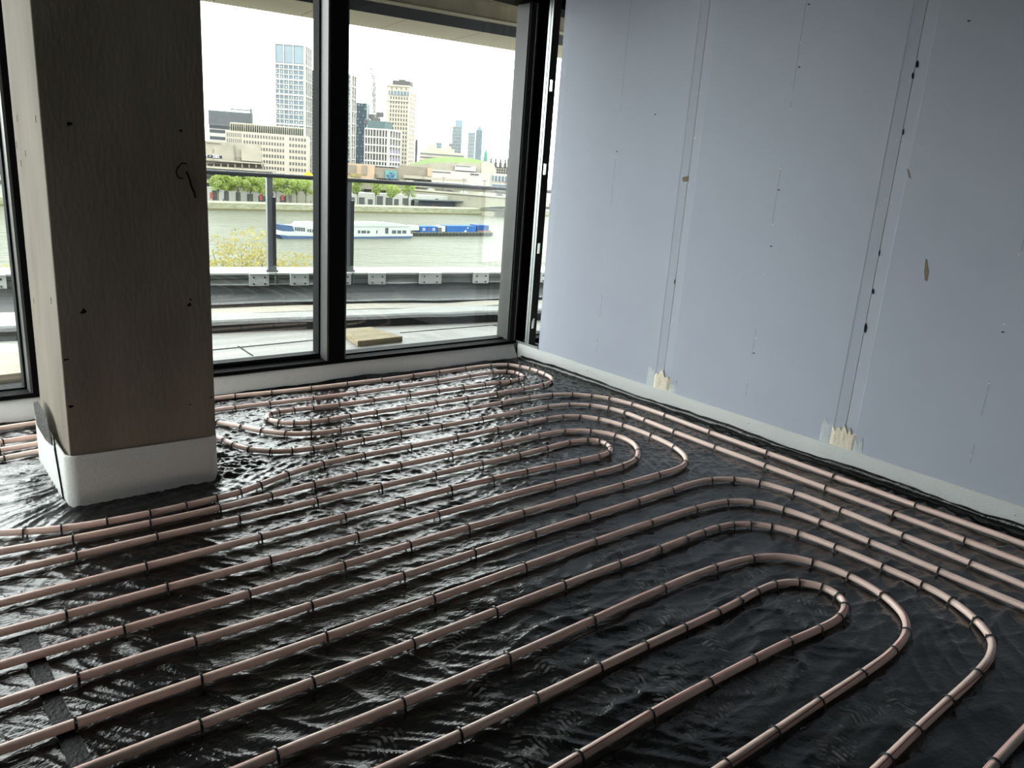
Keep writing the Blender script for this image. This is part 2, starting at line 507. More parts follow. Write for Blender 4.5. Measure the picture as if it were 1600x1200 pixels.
tp.prism(tpp, (-.0012, 0, .0))
tp.build('silver_tape', mat('silver_tape', (96, 98, 98), .3, .6, .3, var=.5, vscale=60, c2=(30, 30, 30), bump=.8, bscale=50), wrap)

# ------------------------------------------------------------------ edge foam along the walls
fs = thing('edge_foam_strip', 'speckled white foam edge strip along the foot of the plasterboard wall', 'foam strip', (XW, 1.5, 0))
mb = MB()
ys = np.linspace(4.36, -4.9, 240)
rr = np.random.RandomState(5)
wob = np.interp(ys, np.linspace(-5, 4.4, 60), rr.uniform(-1, 1, 60))
for y, w_ in zip(ys, wob):
    zt = ZB + .003 + .002 * w_
    xf = XW - .0125 - .0015 * w_
    for (x, z) in ((xf, FZ - .02), (xf - .001 * w_, zt * .6), (xf, zt - .003), (xf + .003, zt), (XW - .0005, zt)):
        mb.v.append((x, y, z))
for i in range(len(ys) - 1):
    for q in range(4):
        mb.f.append((i * 5 + q, (i + 1) * 5 + q, (i + 1) * 5 + q + 1, i * 5 + q + 1)); mb.m.append(0)
mb.build('strip', M_foam, fs, True)
for (px_, py_) in [(917, 578), (1170, 661), (1585, 804)]:
    q = hit2(px_, py_, (XW - .013, 0, 0), (0, 1, 0))
    mb = MB()
    mb.bar((XW - .0145, q[1], q[2]), (XW - .0165, q[1], q[2]), .007, 8, .004)
    mb.build('fixing_dimple', M_foam, fs)
fw = thing('edge_foam_strip', 'pale grey foam edge strip bulging below the window frames', 'foam strip', (1, YW, 0))
mb = MB()
xs = np.linspace(-3.2, 3.775, 260)
for x in xs:
    b_ = .018 + .012 * math.sin(x * 1.9 + .6) + .006 * math.sin(x * 4.7)
    if x > 3.5: b_ *= max(.2, (3.78 - x) / .28)
    for (y, z) in ((YW + .045, .156), (YW + .006, .156), (YW - .004, .150), (YW - .016 - b_ * .6, .128), (YW - .030 - b_, .102), (YW - .046 - b_ * 1.1, .080), (YW - .060 - b_, .062), (YW - .068 - b_ * .8, FZ - .02)):
        mb.v.append((x, y, z))
for i in range(len(xs) - 1):
    for q in range(7):
        mb.f.append((i * 8 + q, i * 8 + q + 1, (i + 1) * 8 + q + 1, (i + 1) * 8 + q)); mb.m.append(0)
mb.build('strip', M_foam2, fw, True)

# ------------------------------------------------------------------ noise for the sheet
def _hash(ix, iy, seed):
    h = (ix.astype(np.int64) * 374761393 + iy.astype(np.int64) * 668265263 + seed * 1442695041) & 0xffffffff
    h = ((h ^ (h >> 13)) * 1274126177) & 0xffffffff
    return ((h ^ (h >> 16)) & 0xffff) / 65535.0 * 2 * math.pi
def perlin(x, y, seed=0):
    ix, iy = np.floor(x), np.floor(y)
    fx, fy = x - ix, y - iy
    u, v = fx * fx * fx * (fx * (fx * 6 - 15) + 10), fy * fy * fy * (fy * (fy * 6 - 15) + 10)
    def g(dx, dy):
        a = _hash(ix + dx, iy + dy, seed)
        return np.cos(a) * (fx - dx) + np.sin(a) * (fy - dy)
    n0 = g(0, 0) * (1 - u) + g(1, 0) * u
    n1 = g(0, 1) * (1 - u) + g(1, 1) * u
    return (n0 * (1 - v) + n1 * v) * 1.5
def ridge(n, k=2.2, p=2.0):
    return np.clip(1 - np.abs(n) * k, 0, 1) ** p
def rot(x, y, deg):
    c, s = math.cos(math.radians(deg)), math.sin(math.radians(deg))
    return x * c + y * s, -x * s + y * c
def seg_dist(x, y, a, b):
    ax, ay = a; bx, by = b
    L2 = (bx - ax) ** 2 + (by - ay) ** 2
    t = np.clip(((x - ax) * (bx - ax) + (y - ay) * (by - ay)) / L2, 0, 1)
    return np.hypot(x - ax - t * (bx - ax), y - ay - t * (by - ay)), t

CREASES = [((1545, 832), (1325, 962), .004), ((1315, 807), (1195, 860), .005), ((1277, 712), (1145, 765), .004), ((1402, 764), (1340, 792), .006),
           ((800, 884), (665, 930), .004), ((665, 930), (490, 990), .004), ((490, 990), (235, 1078), .004), ((235, 1078), (120, 1117), .004), ((1150, 1050), (950, 1190), .002), ((1140, 770), (1160, 792), .006),
           ((450, 655), (560, 690), .003), ((480, 722), (620, 700), .006), ((345, 690), (440, 742), .004), ((350, 662), (345, 750), .003)]
def sheet_height(x, y):
    wx = perlin(x * 2.3, y * 2.3, 11) * .06
    wy = perlin(x * 2.3, y * 2.3, 12) * .06
    X_, Y_ = x + wx, y + wy
    # zones
    far = 1 / (1 + np.exp(-(y + .25 * x - 3.0) * 3.2))             # crumpled zone towards the windows
    left = 1 / (1 + np.exp((x - 1.4) * 4)) * (1 - far)
    rest = np.clip(1 - far - left, 0, 1)
    # crumple: several fine ridges in many directions
    cr = np.zeros_like(x)
    for k, (dg, sa, sb_, am) in enumerate([(14, 2.4, 13, 1.1), (60, 4, 17, .75), (-36, 4, 16, .8), (100, 7, 20, .5), (25, 9, 30, .45), (-60, 11, 34, .35)]):
        u, v = rot(X_, Y_, dg)
        cr += am * ridge(perlin(u * sa, v * sb_, 30 + k), 2.0, 1.5)
    # tension folds crossing the pipe rows on the near left
    u, v = rot(X_, Y_, -52)
    lf = 1.0 * ridge(perlin(u * 1.5, v * 9, 50), 2.6, 2.4) + .6 * ridge(perlin(u * 2.4, v * 17, 51), 2.6, 2.4)
    u, v = rot(X_, Y_, -18)
    lf += .5 * ridge(perlin(u * 1.4, v * 10, 52), 2.6, 2.4)
    # long soft folds on the right and front
    u, v = rot(X_, Y_, 6)
    rf = 1.2 * ridge(perlin(u * 1.5, v * 7, 60), 1.9, 1.7) + .5 * ridge(perlin(u * 3, v * 15, 61), 2.4, 2.0)
    u, v = rot(X_, Y_, 38)
    rf += .6 * ridge(perlin(u * 1.7, v * 8, 62), 2.2, 2.0)
    u, v = rot(X_, Y_, -30)
    rf += .4 * ridge(perlin(u * 2.0, v * 11, 63), 2.4, 2.0)
    patch = .55 + .45 * perlin(x * 1.3, y * 1.3, 70)
    h = far * cr * .0058 * (.25 + .75 * np.clip((x - .3) / .8, 0, 1)) + left * lf * .0060 * (.5 + patch) + rest * rf * .0058 * (.6 + patch)
    h += .0008 * perlin(x * 7, y * 7, 71) + .004 * perlin(x * 1.6, y * 1.6, 72)
    # folds radiating from the column's foot
    dx, dy = x - (CX0 + CX1) / 2, y - (CY0 + CY1) / 2
    d = np.hypot(np.maximum(np.abs(dx) - .29, 0), np.maximum(np.abs(dy) - .29, 0))
    ang = np.arctan2(dy, dx)
    fan = ridge(perlin(ang * 7 + perlin(x * 3, y * 3, 80) * .5, d * 1.5, 81), 1.8, 1.4) + .5 * ridge(perlin(ang * 16, d * 2.5, 82), 2, 1.5)
    front = 1 - .8 * (y < CY0) * np.clip((x - .35) / .25, 0, 1) * np.clip((1.5 - x) / .3, 0, 1)
    h += fan * .013 * np.exp(-d / .34) * front
    h += .006 * np.exp(-d / .03)
    for a, b, am in CREASES:
        A, B = G(*a)[:2], G(*b)[:2]
        dd, t = seg_dist(x, y, A, B)
        h += am * np.exp(-(dd / .007) ** 2) * np.clip(8 * t * (1 - t) * 2, .25, 1)
    # fan of folds at the window corner and along the wall
    dx, dy = x - 3.72, y - 4.0
    ang = np.arctan2(dy, dx)
    d = np.hypot(dx, dy)
    h += .006 * ridge(perlin(ang * 6, d * 2, 90), 2, 1.5) * np.exp(-d / .35)
    return h - .007

# flat tape joining two sheets at the near left
mb = MB()
tl = [G(x, y) for x, y in [(42, 992), (60, 1040), (88, 1110), (128, 1196), (150, 1245)]]
for i, p in enumerate(tl):
    d = (tl[min(i + 1, 4)] - tl[max(i - 1, 0)]); d /= np.linalg.norm(d)
    nrm = np.array([-d[1], d[0], 0])
    for s in (-1, 1):
        mb.v.append(tuple(p + nrm * .022 * s + np.array([0, 0, .004])))
    for s in (1, -1):
        mb.v.append(tuple(p + nrm * .022 * s + np.array([0, 0, -.006])))
for i in range(4):
    for q in range(4):
        a, b_ = i * 4 + q, i * 4 + (q + 1) % 4
        mb.f.append((a, b_, b_ + 4, a + 4)); mb.m.append(0)
tag(mb.build('tape_strip', M_tape), 'dull black tape strip running under the pipes at lower left', 'tape')

# ------------------------------------------------------------------ heating pipes
def pipe_material():
    M = bpy.data.materials.new('pink_heating_pipe')
    M.use_nodes = True
    nt = M.node_tree
    N, L = nt.nodes, nt.links
    b = N['Principled BSDF']
    uv = N.new('ShaderNodeUVMap'); uv.uv_map = 'UVMap'
    sp = N.new('ShaderNodeSeparateXYZ'); L.new(uv.outputs[0], sp.inputs[0])
    def mth(op, *a):
        n = N.new('ShaderNodeMath'); n.operation = op
        for i, q in enumerate(a):
            if isinstance(q, (int, float)): n.inputs[i].default_value = q
            else: L.new(q, n.inputs[i])
        return n.outputs[0]
    no = N.new('ShaderNodeTexNoise'); no.noise_dimensions = '1D'; no.inputs['Scale'].default_value = .4
    L.new(sp.outputs[0], no.inputs['W'])
    ph = mth('ADD', mth('MULTIPLY', mth('SUBTRACT', no.outputs[0], .5), .9), .25)
    d = mth('ABSOLUTE', mth('SUBTRACT', mth('FRACT', mth('ADD', mth('SUBTRACT', sp.outputs[1], ph), .5)), .5))
    line = mth('MULTIPLY', mth('LESS_THAN', d, .021), .9)
    d2 = mth('ABSOLUTE', mth('SUBTRACT', d, .06))
    line2 = mth('MULTIPLY', mth('LESS_THAN', d2, .010), .15)
    mx = N.new('ShaderNodeMix'); mx.data_type = 'RGBA'
    mx.inputs[6].default_value = (*lin((255, 224, 211)), 1)
    mx.inputs[7].default_value = (*lin((186, 82, 80)), 1)
    L.new(mth('MAXIMUM', line, line2), mx.inputs[0])
    L.new(mx.outputs[2], b.inputs['Base Color'])
    b.inputs['Roughness'].default_value = .27
    b.inputs['Specular IOR Level'].default_value = .6
    return M
M_pipe = pipe_material()
PR = .0128
PZ = FZ + .0152

# one clip, shared by all: a plastic staple arched over the pipe (local x = along pipe)
cb = MB()
path = [(-.0165, -.012), (-.0135, -.004), (-.0128, .004), (-.0080, .0108), (0, .0132), (.0080, .0108), (.0128, .004), (.0135, -.004), (.0165, -.012)]
for (y, z) in path:
    L_ = math.hypot(y, z) or 1
    ny_, nz_ = y / L_, z / L_
    for (ax, an) in ((-.0036, 0), (-.0026, .0026), (.0026, .0026), (.0036, 0)):
        cb.v.append((ax, y + ny_ * an, z + nz_ * an))
for i in range(len(path) - 1):
    for q in range(3):
        a = i * 4 + q
        cb.f.append((a, a + 4, a + 5, a + 1)); cb.m.append(0)
# small ear at one shoulder
cb.obox((-.0012, -.0145, .0075), (.0024, 0, 0), (0, .0035, 0), (0, -.002, .0055))
cb.v = [(x, y * 1.2, z * 1.2) for x, y, z in cb.v]
clip_me = cb.mesh('clip', M_clip)

def catmull(P, step=.02):
    P = np.array(P)
    P = np.vstack([2 * P[0] - P[1], P, 2 * P[-1] - P[-2]])
    out, par = [], []
    for i in range(1, len(P) - 2):
        p0, p1, p2, p3 = P[i - 1], P[i], P[i + 1], P[i + 2]
        t0 = 0; t1 = t0 + max(1e-4, np.linalg.norm(p1 - p0)) ** .5
        t2 = t1 + max(1e-4, np.linalg.norm(p2 - p1)) ** .5; t3 = t2 + max(1e-4, np.linalg.norm(p3 - p2)) ** .5
        n = max(2, int(np.linalg.norm(p2 - p1) / step))
        for k in range(n):
            t = t1 + (t2 - t1) * k / n
            a1 = (t1 - t) / (t1 - t0) * p0 + (t - t0) / (t1 - t0) * p1
            a2 = (t2 - t) / (t2 - t1) * p1 + (t - t1) / (t2 - t1) * p2
            a3 = (t3 - t) / (t3 - t2) * p2 + (t - t2) / (t3 - t2) * p3
            b1 = (t2 - t) / (t2 - t0) * a1 + (t - t0) / (t2 - t0) * a2
            b2 = (t3 - t) / (t3 - t1) * a2 + (t - t1) / (t3 - t1) * a3
            out.append((t2 - t) / (t2 - t1) * b1 + (t - t1) / (t2 - t1) * b2)
    out.append(P[-2])
    return np.array(out)

def tube(pts, r, n=12):
    m_ = len(pts)
    T = np.gradient(pts, axis=0)
    T /= np.linalg.norm(T, axis=1)[:, None]
    up = np.array([0, 0, 1.0])
    S = np.cross(T, up); S /= np.linalg.norm(S, axis=1)[:, None]
    U_ = np.cross(S, T)
    ang = np.arange(n) * 2 * math.pi / n
    V = pts[:, None] + r * (S[:, None] * np.cos(ang)[None, :, None] + U_[:, None] * np.sin(ang)[None, :, None])
    s = np.concatenate([[0], np.cumsum(np.linalg.norm(np.diff(pts, axis=0), axis=1))])
    faces, uvs = [], []
    for i in range(m_ - 1):
        for k in range(n):
            j = (k + 1) % n
            faces.append((i * n + k, i * n + j, (i + 1) * n + j, (i + 1) * n + k))
            uvs += [(s[i], k / n), (s[i], (k + 1) / n), (s[i + 1], (k + 1) / n), (s[i + 1], k / n)]
    faces.append(tuple(reversed(range(n)))); uvs += [(0, 0)] * n
    faces.append(tuple((m_ - 1) * n + k for k in range(n))); uvs += [(0, 0)] * n
    me = bpy.data.meshes.new('pipe')
    me.from_pydata([tuple(map(float, q)) for q in V.reshape(-1, 3)], [], faces)
    l = me.uv_layers.new(name='UVMap')
    l.data.foreach_set('uv', np.array(uvs, dtype=np.float32).ravel())
    me.polygons.foreach_set('use_smooth', [True] * len(me.polygons))
    me.materials.append(M_pipe)
    return me

def smooth_line(P, it=2):
    P = np.array(P, float)
    for _ in range(it):
        Q = P.copy()
        Q[1:-1] = .25 * P[:-2] + .5 * P[1:-1] + .25 * P[2:]
        P = Q
    return P

# picture points along each run (they lie on the floor); x,y then 0 where no clip sits
RUNS = [
 ('pale pink heating pipe looping back and forth nearest the window wall',
  [(-120, 689, 0), (2, 669), (60, 660, 0), (130, 650), (240, 636), (335, 622.8, 0), (351.6, 620), (426.6, 613), (486.6, 606.9), (540, 600.3), (596, 593.5), (646.9, 587), (686, 581.4), (720, 576.9), (774, 569.4), (792.5, 569.2), (815.6, 572.5), (830.6, 577), (842, 580.6), (853.8, 585.6),
   (862, 590, 0), (863.2, 593, 0), (860.6, 597.5), (852, 601), (821, 607.7), (772.5, 616), (729.4, 621.9), (682.5, 629.4), (628, 638), (588.8, 643.6), (540, 651), (512, 656.4), (483.8, 660.5), (460.5, 662), (433.9, 660.5), (418, 655.6), (415.5, 650.5, 0), (420, 646.5), (429, 644), (461, 640), (482.6, 638), (528.8, 633),
   (575.6, 626.5), (646.9, 617), (682.5, 611), (723.8, 605.8), (761, 600.3), (780.6, 598), (796, 595.8), (810.6, 593.4), (817, 590.6), (818.3, 588.5, 0), (813.8, 585), (807.5, 582), (793, 580), (772.5, 580.6), (735, 587.7), (686, 595.3), (618.8, 605.5), (558.8, 614), (485.6, 623), (420.8, 630.5), (352.5, 638.8), (335.6, 640.6, 0), (200, 661), (61, 682), (24, 687), (-100, 706, 0)]),
 ('pale pipe curving past the column, running closest along the foot of the plasterboard wall',
  [(-100, 720, 0), (11, 701), (64, 692.5, 0), (200, 668), (290, 657), (343, 658), (382.5, 667.6), (403, 673), (450, 679), (483.8, 678.5), (527.6, 673.6), (583.9, 664), (672, 649), (733.9, 638), (781, 630), (828.5, 621), (862.5, 616), (892.5, 615.5), (927.5, 618.5), (948.5, 621.8), (987.5, 630), (1035, 647.5), (1107.5, 675), (1200, 708), (1302.5, 744), (1425, 787.5), (1600, 850, 0), (1800, 922)]),
 ('pale pink pipe bending from the column foot, second from the plasterboard wall',
  [(-100, 738, 0), (25, 712), (65, 704, 0), (200, 680), (300, 672), (342, 682.8), (349.7, 687.5), (364.7, 695.5), (386, 702.5), (424.7, 706.8), (456.6, 705), (485.6, 701.6), (523, 695.5), (558.8, 688.5), (623.6, 677), (688.9, 666), (746, 655.6), (821, 641.8), (853.7, 635.8), (888.5, 631.3), (920, 632), (956.5, 638.5), (975, 644), (1005, 655.5), (1050, 673.5), (1117.5, 699), (1195, 727.5), (1292.5, 763.5), (1395, 801), (1525, 850.5), (1600, 879, 0), (1800, 957)]),
 ('outermost of three nested pink pipe hairpins in the middle of the floor',
  [(-120, 838, 0), (0, 832.5, 0), (30, 831), (92.5, 827.5), (165, 816), (240, 801.5), (286, 790.5), (342.5, 777.5), (377.5, 769), (399.5, 761), (442.5, 741), (504, 724), (560.6, 712.6), (641, 698), (712.5, 683), (778, 670.6), (829, 659.8), (852, 654.8), (877.5, 650.4), (905, 650), (933.5, 653), (972.5, 663.5), (1021.5, 681.5), (1062.5, 701), (1074, 715, 0), (1072.5, 726), (1062.5, 732, 0), (1037.5, 740), (968.5, 758.5), (899, 778), (810, 802.5), (735, 822.5), (630, 853), (550, 880), (397.5, 924), (167.5, 991.5), (0, 1040, 0), (-150, 1083)]),
 ('middle one of three nested pink pipe hairpins in the middle of the floor',
  [(-120, 884, 0), (0, 861, 0), (109, 844), (227.5, 820), (359, 790), (416, 776), (493, 755.5), (552, 741.9), (616.9, 728), (704, 710.8), (784.9, 694), (845, 679), (880, 672.3), (920, 671), (970, 680), (992.5, 692.5, 0), (1001.5, 706), (992.5, 721), (980, 727), (927.5, 740), (863.5, 756), (800, 773, 0), (680, 803.5), (552.5, 841), (427.5, 873.5), (257.5, 918.5), (69, 970), (0, 989, 0), (-150, 1030)]),
 ('innermost of three nested pink pipe hairpins in the middle of the floor',
  [(-120, 923, 0), (0, 896, 0), (112.5, 870), (237.5, 840), (374, 811), (492.7, 782.3), (602, 759), (673, 741.9), (758, 723), (813.3, 711.5), (852.7, 701), (889, 689.8), (920, 686.5), (939, 688.5), (952.5, 694.5), (956.3, 702), (951.5, 708.5), (937.5, 713.5), (906, 719.5), (863, 728), (826.7, 736.5), (767, 748.3), (707.5, 762.5), (625.5, 783.7), (549, 804), (410.5, 839), (230, 883.5), (0, 942.5, 0), (-150, 981)]),
 ('pink pipe turning the corner to run third from the plasterboard wall',
  [(-150, 1148, 0), (0, 1099, 0), (77.5, 1073), (307.5, 1000), (482.5, 948), (640, 896.5), (735, 864.5), (837.5, 832.5), (914, 808.5), (1000, 782.5), (1057.5, 763.5), (1077.5, 756, 0), (1110, 748), (1142.5, 747), (1189, 753.5), (1231, 765), (1317.5, 798.5), (1403.5, 834), (1540, 889), (1600, 914, 0), (1800, 1000)]),
 ('pink pipe turning the corner to run fourth from the plasterboard wall',
  [(-150, 1230, 0), (0, 1172, 0), (57.5, 1150), (325, 1058.5), (502.5, 997.5), (672.5, 937), (826, 882.5), (927.5, 846.5), (1016.5, 816.5), (1090, 792), (1138.5, 782), (1171.5, 781.5), (1225, 793.5), (1281.5, 815), (1348.5, 842.5), (1470, 892.5), (1600, 947.5, 0), (1800, 1032)]),
 ('outermost of three nested pink pipe hairpins in the near right foreground',
  [(0, 1255, 0), (135, 1200, 0), (300, 1137.5), (483.5, 1066.5), (648.5, 1003.5), (770, 956.5), (883.5, 912.5), (968.5, 881), (1035, 856.5), (1075, 841), (1095, 832.5), (1122.5, 823.5), (1140, 819.5), (1172.5, 818), (1202.5, 821), (1245, 831), (1298.5, 851.5), (1390, 890), (1448.5, 916), (1485, 935), (1536.5, 975), (1552.5, 1000), (1552.5, 1022.5, 0), (1534, 1050), (1478.5, 1095), (1427.5, 1147.5), (1385, 1187.5), (1340, 1230)]),
 ('middle one of three nested pink pipe hairpins in the near right foreground',
  [(260, 1250, 0), (390, 1195), (642.5, 1092.5), (791.5, 1030), (920, 971.5), (1045, 914), (1115, 885), (1181.5, 868.5), (1220, 868, 0), (1265, 874), (1330, 897.5), (1390, 932.5), (1417.5, 965, 0), (1421.5, 987.5), (1402.5, 1017.5), (1350, 1051.5), (1272.5, 1100), (1215, 1142.5), (1130, 1197.5), (1050, 1252)]),
 ('innermost of three nested pink pipe hairpins in the near right foreground',
  [(480, 1255, 0), (607.5, 1197.5, 0), (705, 1155), (837.5, 1091), (945, 1039), (1006.5, 1009), (1066.5, 982.5), (1127.5, 954), (1155, 940), (1180, 925), (1207.5, 911), (1242.5, 906.5), (1292.5, 915), (1315, 932.5), (1325, 947.5), (1315, 967.5), (1283.5, 981.5), (1228.5, 1003.5), (1182.5, 1028.5), (1106.5, 1066.5), (1023.5, 1111), (890, 1190), (790, 1250)]),
 ('short end of pink pipe crossing the bottom right corner of the floor',
  [(1470, 1290, 0), (1565, 1180), (1600, 1142, 0), (1720, 1020)]),
]
GROUP = 'underfloor heating pipe runs'
PIPE_PTS = []
for label, pl in RUNS:
    base = [G(p[0], p[1], PZ) for p in pl]
    pts = catmull(smooth_line(base, 1), .018)
    cl = catmull(base, .018)
    root = thing('heating_pipe', label, 'pipe', pts[len(pts) // 2] * np.array([1, 1, 0]), GROUP)
    # pipe follows the sheet a little
    pts[:, 2] = PZ + .0015 * perlin(pts[:, 0] * 3, pts[:, 1] * 3, 95)
    PIPE_PTS.extend(pts[:, :2])
    obj('tube', tube(pts, PR), root)
    for p, bp_ in zip(pl, smooth_line(base, 1)):
        if len(p) == 3: continue
        i = int(np.argmin(np.hypot(pts[:, 0] - bp_[0], pts[:, 1] - bp_[1])))
        a, b_ = pts[max(0, i - 1)], pts[min(len(pts) - 1, i + 1)]
        c = obj('clip', clip_me, root)
        c.location = tuple(map(float, pts[i]))
        c.rotation_euler = (0, 0, math.atan2(b_[1] - a[1], b_[0] - a[0]) + random.uniform(-.12, .12) + (math.pi if random.random() < .5 else 0))

def axis(lo, f0, f1, hi, step, coarse):
    return np.unique(np.round(np.concatenate([np.linspace(lo, f0, coarse), np.arange(f0, f1, step), np.linspace(f1, hi, 3)]), 5))
gx = axis(-3.2, -.1, 3.752, 3.752, .0075, 40)
gy = axis(-4.9, .28, 4.275, 4.275, .0075, 40)
XX, YY = np.meshgrid(gx, gy, indexing='ij')
ZZ = sheet_height(XX, YY)
# the clips hold the sheet down beside the pipes
dist = np.full(XX.shape, 9.0)
for q in PIPE_PTS:
    i0, i1 = np.searchsorted(gx, (q[0] - .05, q[0] + .05)); j0, j1 = np.searchsorted(gy, (q[1] - .05, q[1] + .05))
    if i1 > i0 and j1 > j0:
        w_ = dist[i0:i1, j0:j1]
        np.minimum(w_, np.hypot(XX[i0:i1, j0:j1] - q[0], YY[i0:i1, j0:j1] - q[1]), out=w_)
t_ = np.clip((dist - .006) / .044, 0, 1); t_ = t_ * t_ * (3 - 2 * t_)
ZZ = ZZ * (.3 + .7 * t_) - .002 * (1 - t_)
# turned up against the wall (extra rows beyond the last column) and below the windows
edge_n = perlin(gy * 2.2, gy * 0 + 3.3, 21) * .016 + perlin(gy * 9, gy * 0 + 1.3, 22) * .006
up_x = [3.764, 3.774, 3.780, 3.782, 3.7825, 3.783]
up_z = [.003, .008, .015, .022, .028, .034]
ex = np.stack([np.full(len(gy), a) - .006 * perlin(gy * 7, gy * 0 + a * 40, 23) - .001 for a in up_x])
ez = np.stack([(z + edge_n * .7 * (z / .034) + .003 * perlin(gy * 12, gy * 0 + z * 60, 24)) for z in up_z])
ex[-1] -= .004 * np.abs(perlin(gy * 14, gy * 0, 25))
ex = np.minimum(ex, np.array(up_x)[:, None] - .0005)
XX = np.concatenate([XX, ex]); YY = np.concatenate([YY, np.repeat(gy[None], len(up_x), 0)]); ZZ = np.concatenate([ZZ, ez])
gx2 = XX[:, -1]
edge_m = perlin(gx2 * 2.2, gx2 * 0 + 5.3, 26) * .010 + perlin(gx2 * 8, gx2 * 0 + 7.7, 27) * .006
wy = [4.290, 4.300, 4.306, 4.311]
wz = [.004, .009, .015, .022]
YY = np.concatenate([YY, np.stack([np.full(len(gx2), a) - .006 * np.sin(gx2 * 1.9 + .6) * (gx2 < 3.5) - .004 for a in wy], 1)], 1)
XX = np.concatenate([XX, np.repeat(gx2[:, None], 4, 1)], 1)
ZZ = np.concatenate([ZZ, np.stack([np.maximum(ZZ[:, -1], z + edge_m * z / .022) for z in wz], 1)], 1)
nx, ny = XX.shape
idx = np.arange(nx * ny).reshape(nx, ny)
quads = np.stack([idx[:-1, :-1], idx[1:, :-1], idx[1:, 1:], idx[:-1, 1:]], -1).reshape(-1, 4)
# leave the column's footprint open
cxm = (XX[:-1, :-1].ravel() + XX[1:, 1:].ravel()) / 2
cym = (YY[:-1, :-1].ravel() + YY[1:, 1:].ravel()) / 2
keep = ~((cxm > CX0 + .02) & (cxm < CX1 - .02) & (cym > CY0 + .02) & (cym < CY1 - .02))
quads = quads[keep]
me = bpy.data.meshes.new('plastic_sheet')
me.vertices.add(nx * ny)
me.vertices.foreach_set('co', np.stack([XX, YY, ZZ + FZ], -1).astype(np.float32).ravel())
me.loops.add(quads.size)
me.loops.foreach_set('vertex_index', quads.astype(np.int32).ravel())
me.polygons.add(len(quads))
me.polygons.foreach_set('loop_start', np.arange(0, quads.size, 4, dtype=np.int32))
me.polygons.foreach_set('loop_total', np.full(len(quads), 4, dtype=np.int32))
me.polygons.foreach_set('use_smooth', np.ones(len(quads), dtype=bool))
me.update(calc_edges=True)
me.validate()

